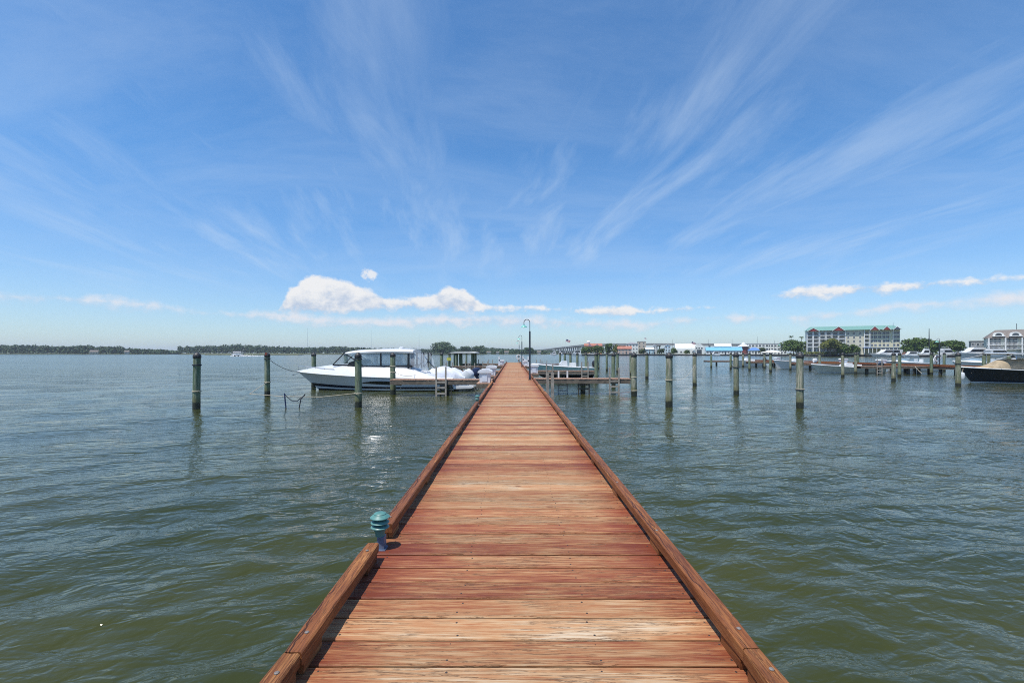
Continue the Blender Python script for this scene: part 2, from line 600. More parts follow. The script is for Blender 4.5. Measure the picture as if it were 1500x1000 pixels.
def dup(root, loc, rotz=0, label=None, group=None, scale=None):
    """copy a thing with its parts and sub-parts"""
    def cp(o, par):
        c = o.copy()
        COL.objects.link(c)
        c.parent = par
        for ch in list(o.children):
            cp(ch, c)
        return c
    r = cp(root, None)
    r.location = loc
    r.rotation_euler = (0, 0, rotz)
    if scale:
        r.scale = scale
    if label:
        r['label'] = label
    if group:
        r['group'] = group
    return r


def struct(name, mb, mat, **kw):
    o = mb.build(name, mat, None, **kw)
    o['kind'] = 'structure'
    return o

# ================================================================== the setting: water
def build_water():
    th_front = np.linspace(R(-12), R(192), 900, endpoint=False)
    th_back = np.linspace(R(192), R(348), 160, endpoint=False)
    th = np.concatenate([th_front, th_back])
    rs = [0.0]
    r = 0.25
    while r < 150:
        rs.append(r)
        r *= 1.0125
    while r < 4000:
        rs.append(r)
        r *= 1.06
    rs = np.array(rs[1:])
    RR, TT = np.meshgrid(rs, th, indexing='ij')
    X = RR * np.cos(TT)
    Y = RR * np.sin(TT)
    Zs = np.zeros_like(X)
    DX = np.zeros_like(X)
    DY = np.zeros_like(X)
    rng = np.random.default_rng(21)
    cell = RR * 0.0125
    lam = np.concatenate([np.geomspace(0.18, 0.9, 46), np.geomspace(0.9, 6.5, 30)])
    for L in lam:
        k = 2 * PI / L
        ang = R(90 + 16) + rng.normal(0, 0.50)          # towards the shore behind the camera, a little aslant
        steep = 0.052 if L < 0.9 else (0.023 if L < 3.0 else 0.012)
        amp = steep / k * rng.uniform(0.6, 1.3)
        ph = rng.uniform(0, 2 * PI)
        fade = np.clip((L / 4.0 - cell) / (L / 6.0), 0, 1)
        # waves come in groups
        env = 0.75 + 0.45 * np.sin(X * rng.uniform(-.5, .5) / L + Y * rng.uniform(-.5, .5) / L + rng.uniform(0, 6))
        a = k * (X * math.cos(ang) + Y * math.sin(ang)) + ph
        Zs += amp * np.cos(a) * fade * env
        s = amp * 0.8 * np.sin(a) * fade * env
        DX -= s * math.cos(ang)
        DY -= s * math.sin(ang)
    X = X + DX
    Y = Y + DY
    nr, nt = X.shape
    V = np.stack([X, Y, Zs], -1).reshape(-1, 3)
    i = np.arange(nr - 1)[:, None] * nt
    j = np.arange(nt)[None, :]
    j2 = (j + 1) % nt
    Q = np.stack([i + j, i + nt + j, i + nt + j2, i + j2], -1).reshape(-1, 4)
    me = bpy.data.meshes.new('water')
    me.vertices.add(len(V))
    me.vertices.foreach_set('co', V.astype(np.float32).ravel())
    me.loops.add(Q.size)
    me.loops.foreach_set('vertex_index', Q.astype(np.int32).ravel())
    me.polygons.add(len(Q))
    me.polygons.foreach_set('loop_start', np.arange(0, Q.size, 4, dtype=np.int32))
    me.polygons.foreach_set('use_smooth', np.ones(len(Q), dtype=bool))
    me.update(calc_edges=True)
    me.materials.append(mat_water())
    o = link('water', me)
    o['kind'] = 'structure'
    return o


build_water()

# ================================================================== the pier
M_PLANK = mat_stained('red_stained_boards', 0)
M_KERB = mat_stained('stained_kerb_timber', 1)
M_PILE = mat_piling('weathered_piling', ((0.19, 0.225, 0.15), (0.42, 0.385, 0.29)))
M_PILE_G = mat_piling('green_treated_piling', ((0.09, 0.15, 0.085), (0.27, 0.30, 0.20)))
M_BEAM = pm('grey_weathered_beam', (0.15, 0.12, 0.09), 0.85, 0.3, 4.0, (1, 1, 1), bump=0.4)
M_GREY = pm('silvered_timber', (0.33, 0.29, 0.24), 0.85, 0.25, 5.0, bump=0.4)
M_NAIL = pm('rusty_nail_head', (0.035, 0.025, 0.02), 0.6, 0.3)
M_BOLT = pm('galvanised_bolt', (0.22, 0.19, 0.17), 0.7, 0.25, 20, metal=0.2, dirt=(0.16, 0.07, 0.03), dirt_amt=0.6)
M_WHITE = pm('white_gelcoat', (0.68, 0.68, 0.67), 0.25, 0.03, 1.5, coat=0.2)
M_WHITEP = pm('white_plastic', (0.74, 0.75, 0.76), 0.45, 0.06, 2.0, dirt=(0.45, 0.44, 0.40), dirt_amt=0.25)
M_BLACKR = pm('black_rubber', (0.02, 0.02, 0.022), 0.5, 0.2)
M_DARK = pm('dark_painted_metal', (0.018, 0.020, 0.024), 0.35, 0.2)
M_TEAL = pm('teal_green_enamel', (0.075, 0.205, 0.185), 0.45, 0.18, 14.0, dirt=(0.17, 0.27, 0.24), dirt_amt=0.5)
M_AQUA = pm('aqua_enamel', (0.20, 0.52, 0.45), 0.35, 0.08)
M_ROPE = pm('pale_rope', (0.48, 0.42, 0.31), 0.9, 0.2, 60)
M_ROPED = pm('dark_rope', (0.035, 0.04, 0.055), 0.9, 0.2, 60)
M_STEEL = pm('stainless_tube', (0.62, 0.63, 0.65), 0.22, 0.05, metal=1.0)

XL, XR = -1.045, 1.160          # outer edges of the deck
PITCH = 0.198
PT = 0.040                      # plank thickness
pier = thing('pier', 'long straight wooden pier with worn red stained boards and low kerb rails', 'pier', (0, 0, 0))

plank_meshes = []
for k in range(10):
    w = PITCH - random.uniform(0.011, 0.020)
    xa, xb = XL - random.uniform(0, .012), XR + random.uniform(0, .012)
    mb = MB()
    ch = 0.007
    ns = 9
    rows = []
    bow = random.uniform(-.0025, .0025)
    for i in range(ns):
        t = i / (ns - 1)
        x = xa + (xb - xa) * t
        e0 = -w / 2 + random.uniform(-.0012, .0012) + bow * math.sin(PI * t)
        e1 = w / 2 + random.uniform(-.0012, .0012) + bow * math.sin(PI * t)
        zz = random.uniform(-.0008, .0008)
        cup = 0.0025
        rows.append([(x, e0, -PT), (x, e0, -ch + zz), (x, e0 + ch, zz), (x, 0, zz - cup), (x, e1 - ch, zz), (x, e1, -ch + zz), (x, e1, -PT), (x, e0, -PT)])
    mb.grid(rows)
    o8 = len(rows[0])
    mb.f.append(tuple(range(7)))
    mb.f.append(tuple((ns - 1) * o8 + q for q in range(6, -1, -1)))
    mb.mi += [0, 0]
    plank_meshes.append(mb.mesh('plank', M_PLANK))

Y0, Y1 = -2.4, 70.5
rest = MB()
nails = MB()
stringers = (-0.92, -0.305, 0.413, 1.04)
n_planks = int((Y1 - Y0) / PITCH)
for i in range(n_planks):
    y = Y0 + (i + 0.5) * PITCH
    dz = random.uniform(-.0022, .0022)
    if y > 1.0 and y < 1.0 + 300 * PITCH - 0.01:
        o = link('plank', plank_meshes[random.randrange(10)], pier, (random.uniform(-.006, .006), y, DECK + dz))
        o.rotation_euler = (random.uniform(-.006, .006), 0, random.choice((0, PI)) + random.uniform(-.0012, .0012))
        if abs(o.rotation_euler[2]) > 1:
            o.location.x = XL + XR + o.location.x
    else:
        rest.box(((XL + XR) / 2, y, DECK - PT / 2 + dz), (XR - XL + .01, PITCH - .008, PT))
    if 0.5 < y < 40:
        for sx in stringers:
            for q in (-0.055, 0.055):
                if random.random() < 0.93:
                    nails.lathe([(0.0065, 0.0), (0.0065, 0.0018), (0.003, 0.0024)], 6, (sx + random.uniform(-.016, .016), y + q + random.uniform(-.012, .012), DECK + dz - 0.0022))
rest.build('plank_remainder', M_PLANK, pier, kind='stuff')
nails.build('nail_heads', M_NAIL, pier, kind='stuff')
for sx in stringers:
    mb = MB().box((sx if -0.95 < sx < 1.0 else sx + (-0.075 if sx < 0 else 0.07), (Y0 + Y1) / 2, DECK - PT - 0.115), (0.05, Y1 - Y0 - 0.1, 0.225))
    mb.build('stringer', M_BEAM, pier)
yb = -1.8
pile_me = MB().tube([(0, 0, -1.5), (0, 0, DECK - PT - 0.24)], [0.13, 0.12], 14).mesh('support_pile', M_PILE, True)
beam_me = MB().box((0, 0, 0), (XR - XL - 0.12, 0.09, 0.18)).mesh('cross_beam', M_BEAM)
while yb < Y1:
    for sx in (-0.82, 0.93):
        link('support_pile', pile_me, pier, (sx, yb, 0))
    link('cross_beam', beam_me, pier, ((XL + XR) / 2, yb + 0.19, DECK - PT - 0.32))
    yb += 4.0

# kerb rails: square timbers carried on short blocks
KW, KH, KG = 0.089, 0.076, 0.050


def kerb(xin, side, ya, yb_, blocks):
    """one timber; xin = inner face, side = -1 left, +1 right; returns the timber"""
    L = yb_ - ya
    n = max(6, int(L / 0.22))
    xo = xin + side * KW
    x0, x1 = min(xin, xo), max(xin, xo)
    z0, z1 = DECK + KG, DECK + KG + KH
    ch = 0.008
    rows = []
    tw = random.uniform(-.004, .004)
    for i in range(n + 1):
        t = i / n
        y = ya + L * t
        j = [random.uniform(-.0016, .0016) for _ in range(8)]
        s = tw * math.sin(PI * t)
        e = 0.004 if i in (0, n) else 0.0
        rows.append([(x0 + e + s + j[0], y, z0 + ch), (x0 + e + s + j[1], y, z1 - ch - e), (x0 + ch + e + s, y, z1 - e + j[2]), ((x0 + x1) / 2 + s, y, z1 - .001 - e + j[3]),
                     (x1 - ch - e + s, y, z1 - e + j[4]), (x1 - e + s + j[5], y, z1 - ch - e), (x1 - e + s + j[6], y, z0 + ch), (x1 - ch - e + s, y, z0), (x0 + ch + e + s, y, z0), (x0 + e + s + j[0], y, z0 + ch)])
    mb = MB().grid(rows)
    c = len(rows[0])
    mb.f.append(tuple(range(c - 1)))
    mb.f.append(tuple(n * c + q for q in range(c - 2, -1, -1)))
    mb.mi += [0, 0]
    xc = (x0 + x1) / 2
    yc = (ya + yb_) / 2
    mb.v = [(p[0] - xc, p[1] - yc, p[2] - DECK) for p in mb.v]
    o = mb.build('kerb_timber', M_KERB, pier, loc=(xc, yc, DECK))
    for b in blocks:
        bo = MB().box((0, 0, 0), (KW - 0.012, 0.20, KG + .001)).build('kerb_block', M_KERB, pier, loc=(xc + side * 0.002, b, DECK + KG / 2 + 0.001))
    y = ya + 0.14
    while y < min(yb_, 34):
        bt = MB().lathe([(0.011, 0), (0.011, 0.003), (0.006, 0.006)], 10).build('bolt', M_BOLT, o, loc=(random.uniform(-.012, .012), y - yc, KG + KH - 0.001))
        y += random.uniform(1.15, 1.35) if y + 1.3 < yb_ - .1 or y > yb_ - .3 else max(.2, yb_ - .14 - y)
    return o


XLI, XRI = -0.959, 1.056
left = [(-2.3, 2.06), (2.068, 3.26), (3.62, 8.4), (8.407, 12.75), (13.1, 17.9), (17.907, 21.9)]
right = [(-2.7, 2.09), (2.098, 7.44), (7.448, 9.92), (9.928, 14.8), (14.808, 19.7), (19.708, 24.35)]
y = 27.0
while y < 68:
    left.append((y, min(y + 4.85, Y1 - .1)))
    right.append((y, min(y + 4.85, Y1 - .1)))
    y += 4.86
left.append((22.9, 26.99))
right.append((25.2, 26.99))
for (lst, xin, sd) in ((left, XLI, -1), (right, XRI, 1)):
    for a, b in lst:
        bl = [a + 0.13, b - 0.13]
        n = int((b - a) / 1.6)
        bl += [a + (b - a) * (i + 1) / (n + 1) for i in range(n)]
        kerb(xin + random.uniform(-.004, .004), sd, a, b, bl)


# ================================================================== lights on the pier
def bollard_light(loc, label):
    t = thing('bollard_light', label, 'path light', loc)
    mb = MB()
    mb.box((0.012, 0, 0.05), (0.052, 0.064, 0.10)).box((0.012, 0, 0.004), (0.075, 0.09, 0.008))
    mb.build('mounting_box', pm('grey_blue_metal', (0.13, 0.17, 0.25), 0.45, 0.2, 20, metal=0.3), t)
    MB().lathe([(0.034, 0.10), (0.036, 0.13), (0.046, 0.145), (0.046, 0.158), (0.030, 0.160), (0.030, 0.25)], 24).build('stem', M_TEAL, t, smooth=True)
    MB().lathe([(0.029, 0.161), (0.031, 0.163), (0.031, 0.244), (0.029, 0.246)], 20).build('lens', pm('frosted_lens', (0.24, 0.27, 0.27), 0.3), t, smooth=True)
    for z, r in ((0.168, 0.068), (0.203, 0.068)):
        MB().lathe([(0.032, z + .012), (0.052, z + .006), (r, z - .004), (r + .001, z - .001), (r - .002, z + .003), (0.052, z + .014), (0.032, z + .019)], 32).build('louvre', M_TEAL, t, smooth=True)
    MB().lathe([(0.032, 0.236), (0.070, 0.236), (0.073, 0.239), (0.072, 0.243), (0.047, 0.262), (0.0455, 0.263), (0.0455, 0.267), (0.043, 0.270), (0.020, 0.279), (0.004, 0.281)], 36).build('cap', M_TEAL, t, smooth=True)
    return t


bollard_light((-1.005, 3.44, DECK), 'teal tiered path light in the first gap of the kerb rail')
bollard_light((-1.010, 12.93, DECK), 'teal tiered path light in the kerb gap before the cabin cruiser')


def pier_lamp(loc, label, group=None, s=1.0, name='dock_lamp'):
    t = thing(name, label, 'lamp post', loc, group=group)
    t.scale = (s, s, s)
    MB().lathe([(0.11, 0), (0.11, 0.02), (0.06, 0.03), (0.052, 0.25), (0.048, 0.26), (0.046, 2.62), (0.030, 2.66)], 14).build('pole', M_DARK, t, smooth=True)
    pts = [(0, 0, 2.6)]
    pts += [(-0.16 + 0.16 * math.cos(a), 0, 3.13 + 0.16 * math.sin(a)) for a in np.linspace(0, PI, 12)]
    pts += [(-0.32, 0, 3.05), (-0.32, 0, 2.98)]
    MB().tube(pts, 0.017, 8).build('gooseneck', M_DARK, t, smooth=True)
    sh = MB().lathe([(0.035, 3.02), (0.04, 2.97), (0.10, 2.945), (0.155, 2.91), (0.175, 2.865), (0.170, 2.865), (0.150, 2.90), (0.09, 2.935), (0.02, 2.95)], 22, (-0.32, 0, 0)).build('lamp_shade', M_AQUA, t, smooth=True)
    MB().lathe([(0.02, 2.94), (0.045, 2.91), (0.05, 2.88), (0.03, 2.85), (0.005, 2.84)], 12, (-0.32, 0, 0)).build('bulb', pm('opal_glass', (0.7, 0.7, 0.66), 0.3), sh, smooth=True)
    return t


pier_lamp((0.915, 24.8, DECK), 'tall black gooseneck lamp with aqua shade beside the first finger pier')
pier_lamp((0.925, 47.5, DECK), 'black gooseneck lamp with aqua shade, second along the pier')
pier_lamp((0.930, 69.2, DECK), 'black gooseneck lamp with aqua shade at the far end of the pier')


# ================================================================== mooring pilings
def piling_proto(kind, variant):
    t = bpy.data.objects.new('mooring_piling', None)
    COL.objects.link(t)
    t['category'] = 'piling'
    rr = [0.148, 0.142, 0.155][variant % 3]
    n = 20
    rows = []
    rnd = random.Random(variant * 5 + len(kind))
    prof = [(-1.6, 1.06), (0.0, 1.04), (0.35, 1.02), (0.8, 1.0), (1.3, 0.985), (1.8, 0.97), (2.2, 0.955), (2.26, 0.93)]
    ph = rnd.uniform(0, 6)
    for z, s in prof:
        row = []
        for k in range(n + 1):
            a = 2 * PI * (k % n) / n
            q = rr * s * (1 + 0.03 * math.sin(2 * a + ph) + 0.02 * math.sin(5 * a + z * 1.5))
            row.append((q * math.cos(a) + 0.012 * math.sin(z * 1.3 + ph), q * math.sin(a), z))
        rows.append(row)
    mb = MB().grid(rows)
    mb.f.append(tuple(range((len(prof) - 1) * (n + 1), (len(prof) - 1) * (n + 1) + n)))
    mb.mi.append(0)
    mb.build('shaft', M_PILE if kind == 'grey' else M_PILE_G, t, smooth=True)
    MB().lathe([(rr * 1.02, 2.17), (rr * 1.07, 2.18), (rr * 1.07, 2.275), (rr * 0.95, 2.325), (rr * 0.45, 2.395), (0.01, 2.425)], 20, (0.012 * math.sin(2.25 * 1.3 + ph), 0, 0)).build('cap', pm('black_piling_cap', (0.022, 0.021, 0.022), 0.55, 0.4, 8, dirt=(0.30, 0.30, 0.28), dirt_amt=0.35), t, smooth=True)
    return t


protos = {}


def rope_ring(t, z, mat, r=0.165, rr=0.014, turns=2):
    pts = []
    for i in range(turns * 14 + 1):
        a = 2 * PI * i / 14
        pts.append((r * math.cos(a), r * math.sin(a), z + 0.024 * i / 14 + 0.008 * math.sin(a)))
    return MB().tube(pts, rr, 6).build('rope_wrap', mat, t)


used = set()


def piling(x, d, kind, variant, label, group=None, h=1.0, rope=None, lean=0.0):
    key = (kind, variant % 3)
    if key not in protos:
        protos[key] = piling_proto(kind, variant)
        t = protos[key]
        t.location = (x, d, 0)
        t['label'] = label
        if group:
            t['group'] = group
        protos[key]['first'] = 1
        del protos[key]['first']
    else:
        src = protos[key]
        t = src.copy()
        COL.objects.link(t)
        for ch in src.children:
            if ch.name.startswith(('rope', 'marker')):
                continue
            c = ch.copy()
            COL.objects.link(c)
            c.parent = t
        t.location = (x, d, 0)
        t['label'] = label
        if group:
            t['group'] = group
        elif 'group' in t:
            del t['group']
    t.scale = (1, 1, h)
    t.rotation_euler = (lean, random.uniform(-.012, .012) + lean, random.uniform(0, 6))
    if rope:
        for z, m in rope:
            rope_ring(t, z, m)
    return t


GL = 'pilings of the slips on the cruiser side'
GR = 'pilings of the empty slips opposite the cruiser'
piling(-13.66, 19.65, 'green', 0, 'dark weathered piling standing alone farthest out before the cruiser bow', rope=[(0.72, M_ROPE), (1.85, M_ROPED)])
piling(-13.66, 25.3, 'green', 1, 'weathered piling with red topped cap off the cruiser bow', rope=[(0.75, M_ROPE), (2.05, M_ROPED)])
pl = [c for c in bpy.data.objects if c.get('label') == 'weathered piling with red topped cap off the cruiser bow'][0]
MB().box((0.10, -0.06, 2.33), (0.09, 0.10, 0.16)).build('marker_block', pm('faded_red_paint', (0.42, 0.10, 0.06), 0.6, 0.3), pl)
piling(-13.75, 31.4, 'green', 2, 'dark piling half hidden behind the cruiser bow', rope=[(1.3, M_ROPED)])
piling(-13.7, 37.3, 'green', 0, 'dark piling behind the cruiser foredeck, only its top showing')
piling(-6.80, 20.0, 'green', 1, 'green weathered piling in front of the cruiser windshield with pale rope', rope=[(0.60, M_ROPE), (2.1, M_ROPED)])
piling(-6.95, 26.35, 'green', 2, 'green piling at the end of the finger pier beside the cruiser', rope=[(1.25, M_ROPE), (1.6, M_ROPE)])
ORD = ('first', 'second', 'third', 'fourth', 'fifth', 'sixth', 'seventh')
for k, d in enumerate((37.9, 44.0, 49.3, 55.2, 61.0, 67.5)):
    piling(-6.9, d, 'green', int(d), ORD[k] + ' green piling of the row past the cruiser stern, counted outwards along the pier', 'pilings past the cruiser stern')
piling(6.90, 20.1, 'grey', 0, 'stout pale grey piling with black cap and rope, beyond the finger pier end', rope=[(1.18, M_ROPE)])
piling(12.45, 19.75, 'grey', 1, 'stout pale grey piling with black cap, outermost before the empty slips', rope=[(0.78, M_ROPED), (0.80, M_ROPE)])
piling(6.75, 25.35, 'grey', 2, 'grey piling lashed with rope at the end of the near finger pier', rope=[(1.02, M_ROPE), (0.28, M_ROPE)])
piling(12.65, 25.8, 'grey', 0, 'grey piling standing in open water with a dark rope band', rope=[(1.55, M_ROPED)])
piling(12.85, 32.2, 'grey', 1, 'grey piling standing in open water farther from the near finger pier')
piling(7.05, 31.9, 'green', 0, 'thick green piling right behind the near finger pier ladder')
piling(12.3, 41.8, 'green', 1, 'slim green piling alone in open water past the finger pier end')
piling(12.45, 48.0, 'green', 2, 'slim green piling just behind the finger pier end piling')
for k, d in enumerate((54.4, 60.6, 66.5)):
    piling(12.5, d, 'green', int(d), ORD[k] + ' slim green piling of the far outer row of the empty slips, counted outwards', GR)
for k, d in enumerate((37.4, 42.8, 48.5, 54.4, 60.0, 66.2)):
    piling(6.85, d, 'green', int(d) + 1, ORD[k] + ' piling at the far finger ends opposite the cruiser, counted outwards along the pier', 'pilings of the far finger piers')

# the neighbouring marina's outer rows
for d in (32.3, 37.8):
    piling(31.6, d, 'grey', int(d), 'mottled piling before the bow of the navy boat' if d < 35 else 'mottled piling with dark band before the neighbouring dock', rope=[(1.6, M_ROPED)])
piling(38.2, 45.0, 'green', 1, 'green and rusty piling before the neighbouring dock, beside the banded piling')
for k, d in enumerate((43.9, 50.8, 56.2, 61.2, 66.5, 73.0)):
    piling(31.8, d, 'green' if d > 52 else 'grey', int(d), ORD[k] + ' piling of the neighbouring marina outer row beyond the banded piling', 'outer row of the neighbouring marina')
for k, d in enumerate((51.0, 57.0, 63.0, 69.5, 76.0)):
    piling(38.4, d, 'grey', int(d) + 1, ORD[k] + ' grey piling at the finger ends of the neighbouring dock, counted from the cream skiff', 'finger end pilings of the neighbouring dock')
for k, (x, d) in enumerate(((44.5, 43.0), (48.6, 44.6), (48.7, 46.6), (45.6, 49.6), (54.0, 57.0), (50.0, 66.0), (45.6, 72.0))):
    piling(x, d, 'green', int(d), ORD[k] + ' green piling beside the neighbouring dock walkway, counted from the navy boat', 'walkway pilings of the neighbouring dock')

# ================================================================== finger piers, ladders, boxes
M_FDECK = pm('worn_finger_boards', (0.34, 0.20, 0.13), 0.8, 0.35, 3.0, (6, 1, 1), bump=0.4)
M_ALG = pm('wet_dark_timber', (0.045, 0.043, 0.035), 0.6, 0.3, 4.0)


def ladder(parent, x, y, side=-1, top=1.66, w=0.52, mat=None, foot=-0.25):
    """a timber ladder standing against the edge of a finger pier: rails with rungs as their own pieces"""
    m = mat or M_GREY
    l = MB().box((x - w / 2, y, (top + foot) / 2), (0.09, 0.05, top - foot)).box((x + w / 2, y, (top + foot) / 2), (0.09, 0.05, top - foot)).build('ladder', m, parent)
    for z in (0.16, 0.48, 0.78):
        MB().box((x, y + 0.004, z), (w - 0.092, 0.06, 0.085)).build('rung', m, l)
    return l


def finger(sx, d0, x_in, x_out, label, group=None, width=0.95, lad=(), name='finger_pier', kerbed=False, braces=(), top=DECK):
    t = thing(name, label, 'finger pier', (0, 0, 0), group=group)
    xa, xb = min(x_in, x_out), max(x_in, x_out)
    dk = MB()
    x = xa + 0.07
    while x < xb:
        dk.box((x, d0 + width / 2, top - 0.02 + random.uniform(-.003, .003)), (0.135, width + random.uniform(0, .03), 0.038))
        x += 0.143
    dk.build('deck_boards', M_FDECK, t, kind='stuff')
    for yy in (d0 + 0.03, d0 + width - 0.03):
        MB().box(((xa + xb) / 2, yy, top - 0.16), (xb - xa - .02, 0.05, 0.235)).build('edge_beam', M_BEAM, t)
    if kerbed:
        for yy in (d0 + 0.06, d0 + width - 0.06):
            MB().box(((xa + xb) / 2, yy, top + 0.07), (xb - xa - .04, 0.09, 0.085)).build('kerb_timber', M_KERB, t)
    for bx in braces:
        MB().tube([(bx, d0 + width / 2, -1.2), (bx, d0 + width / 2, top - 0.28)], [0.15, 0.145], 14).build('support_pile', M_PILE_G, t, smooth=True)
        for s in (-0.30, 0.30):
            MB().box((bx + s, d0 + 0.10, 0.22), (0.075, 0.075, 0.80)).build('brace_post', M_ALG, t)
        MB().box((bx, d0 + 0.16, 0.34), (0.7, 0.05, 0.08)).build('brace_rail', M_ALG, t)
        MB().box((bx, d0 + 0.16, 0.58), (0.7, 0.05, 0.08)).build('brace_rail', M_ALG, t)
    for (lx, mt, front, tp) in lad:
        ladder(t, lx, d0 - 0.04 if front else d0 + width + 0.04, mat=mt, top=tp)
    return t


M_LWHITE = pm('white_ladder_paint', (0.66, 0.67, 0.66), 0.6, 0.1)
finger(-1, 25.0, -1.06, -6.78, 'worn finger pier with timber ladder in front of the cabin cruiser', lad=[(-3.95, M_GREY, True, 1.63)], braces=(-3.7,))
finger(1, 25.9, 1.17, 6.70, 'near finger pier with grey ladder and dark braces opposite the cruiser', lad=[(5.75, M_GREY, True, 1.55), (2.95, M_LWHITE, False, 1.32)], braces=(4.05,))
finger(-1, 37.2, -1.06, -6.8, 'finger pier directly behind the cruiser stern', lad=[(-3.4, M_GREY, True, 1.55), (-5.2, M_GREY, True, 1.6)], braces=(-4.6,))
finger(1, 37.4, 1.17, 6.75, 'second finger pier opposite the cruiser, before the aqua skiff', lad=[(3.0, M_GREY, True, 1.5), (5.9, M_GREY, True, 1.65)], braces=(3.9,))
for d in (49.3, 61.2):
    finger(-1, d, -1.06, -6.8, ('third' if d < 55 else 'last') + ' weathered finger pier on the cruiser side of the pier', 'far finger piers', lad=[(-3.0, M_GREY, True, 1.5), (-4.9, M_GREY, True, 1.5)], braces=(-4.4,))
    finger(1, d, 1.17, 6.75, ('third' if d < 55 else 'last') + ' weathered finger pier on the side opposite the cruiser', 'far finger piers across', lad=[(3.4, M_GREY, True, 1.5)], braces=(4.2,))


def platform(x, d, w, l):
    p = MB()
    for i in range(int(l / 0.15)):
        p.box((x, d + 0.075 + i * 0.15, DECK - 0.03), (w, 0.142, 0.04))
    o = p.build('side_platform', M_FDECK, pier)
    MB().box((x, d + 0.02, DECK - 0.15), (w, 0.05, 0.19)).build('platform_beam', M_BEAM, o)
    return o


def dock_box(x, d, label, group=None, ped=False):
    t = thing('dock_box', label, 'dock box', (x, d, DECK), group=group)
    mb = MB()
    w0, w1, l, h = 0.50, 0.56, 0.95, 0.50
    vs = [(-w0 / 2, -l / 2 + .03, 0), (w0 / 2, -l / 2 + .03, 0), (w0 / 2, l / 2 - .03, 0), (-w0 / 2, l / 2 - .03, 0),
          (-w1 / 2, -l / 2, h), (w1 / 2, -l / 2, h), (w1 / 2, l / 2, h), (-w1 / 2, l / 2, h)]
    mb.add(vs, [(3, 2, 1, 0), (4, 5, 6, 7), (0, 1, 5, 4), (1, 2, 6, 5), (2, 3, 7, 6), (3, 0, 4, 7)])
    mb.build('body', M_WHITEP, t)
    prof = [(-.345, h - .02), (.345, h - .02), (.35, h + .035), (.30, h + .10), (.18, h + .145), (-.18, h + .145), (-.30, h + .10), (-.35, h + .035)]
    MB().prism(prof, -l / 2 - .05, l / 2 + .05).build('lid', M_WHITEP, t, smooth=True)
    MB().box((-.02, -l / 2 - 0.003, 0.20), (0.27, 0.03, 0.27)).build('front_panel', pm('pale_panel', (0.62, 0.66, 0.70), 0.5), t)
    MB().box((0.0, -l / 2 - 0.012, h - .035), (0.08, 0.03, 0.06)).build('latch', M_STEEL, t)
    return t


platform(-1.42, 22.1, 0.74, 2.9)
dock_box(-1.40, 23.0, 'white dock box beside the gap at the cruiser finger pier')
platform(-1.42, 28.9, 0.74, 1.6)
dock_box(-1.41, 29.8, 'white dock box behind the first one on the cruiser side')
platform(-1.42, 36.9, 0.74, 0.3)
platform(-1.42, 53.0, 0.74, 2.1)
dock_box(-1.38, 54.2, 'white dock box far along on the cruiser side, by the white pedestal')
platform(1.50, 32.4, 0.66, 1.6)
dock_box(1.53, 33.3, 'white dock box behind the tall near lamp')
platform(1.50, 49.3, 0.66, 3.0)
dock_box(1.42, 50.3, 'white dock box with tall corner beside the second lamp')
platform(1.50, 60.0, 0.66, 2.0)
dock_box(1.44, 61.0, 'small white dock box near the far end of the pier')


def pedestal(x, d, label, group=None):
    t = thing('power_pedestal', label, 'power pedestal', (x, d, DECK), group=group)
    MB().prism([(-.10, 0), (.10, 0), (.10, .82), (.07, .92), (-.07, .92), (-.10, .82)], -.09, .09).build('housing', M_WHITEP, t)
    MB().box((0, -.095, 0.62), (0.12, 0.02, 0.16)).build('socket_panel', M_DARK, t)
    MB().lathe([(0.075, .921), (0.08, .95), (0.08, 1.0), (0.05, 1.03)], 12).build('lamp_cap', pm('opal_glass', (0.7, 0.7, 0.66), 0.3), t, smooth=True)
    return t


pedestal(-1.62, 53.3, 'white power pedestal on the cruiser side of the pier')
pedestal(1.66, 49.6, 'white power pedestal at the corner of the dock box by the second lamp')
pedestal(1.30, 58.2, 'white power pedestal between the second and the last lamp')
pedestal(1.30, 64.0, 'white power pedestal by the life ring near the pier end')
t = thing('life_ring', 'white life ring on a post near the far end of the pier', 'life ring', (0.80, 66.5, DECK))
MB().box((0, 0.05, 0.55), (0.09, 0.09, 1.1)).build('post', M_GREY, t)
mb = MB()
rows = [[((0.30 + 0.07 * math.cos(b)) * math.cos(a), -0.03 + 0.05 * math.sin(b), 0.86 + (0.30 + 0.07 * math.cos(b)) * math.sin(a)) for b in np.linspace(0, 2 * PI, 9)] for a in np.linspace(0, 2 * PI, 21)]
mb.grid(rows).build('ring', M_WHITE, t, smooth=True)
# short stout post pair rising at the pier edge
t = thing('bumper_post', 'pair of bleached square posts against the pier edge by the near lamp', 'post', (1.36, 16.9, 0))
for s in (-0.075, 0.105):
    MB().box((s, 0, 0.62), (0.085 if s < 0 else 0.10, 0.12, 2.05 + s * .3)).build('post', M_GREY, t)
c = thing('cleat', 'small pale metal cleat on the kerb rail near the bumper posts', 'cleat', (1.10, 16.1, DECK + KG + KH + .002))
MB().box((0, 0, 0.02), (0.05, 0.08, 0.04)).build('base', M_STEEL, c)
MB().tube([(0, -0.12, 0.055), (0, -0.06, 0.05), (0, 0.06, 0.05), (0, 0.12, 0.055)], [0.008, 0.016, 0.016, 0.008], 8).build('horn', M_STEEL, c, smooth=True)

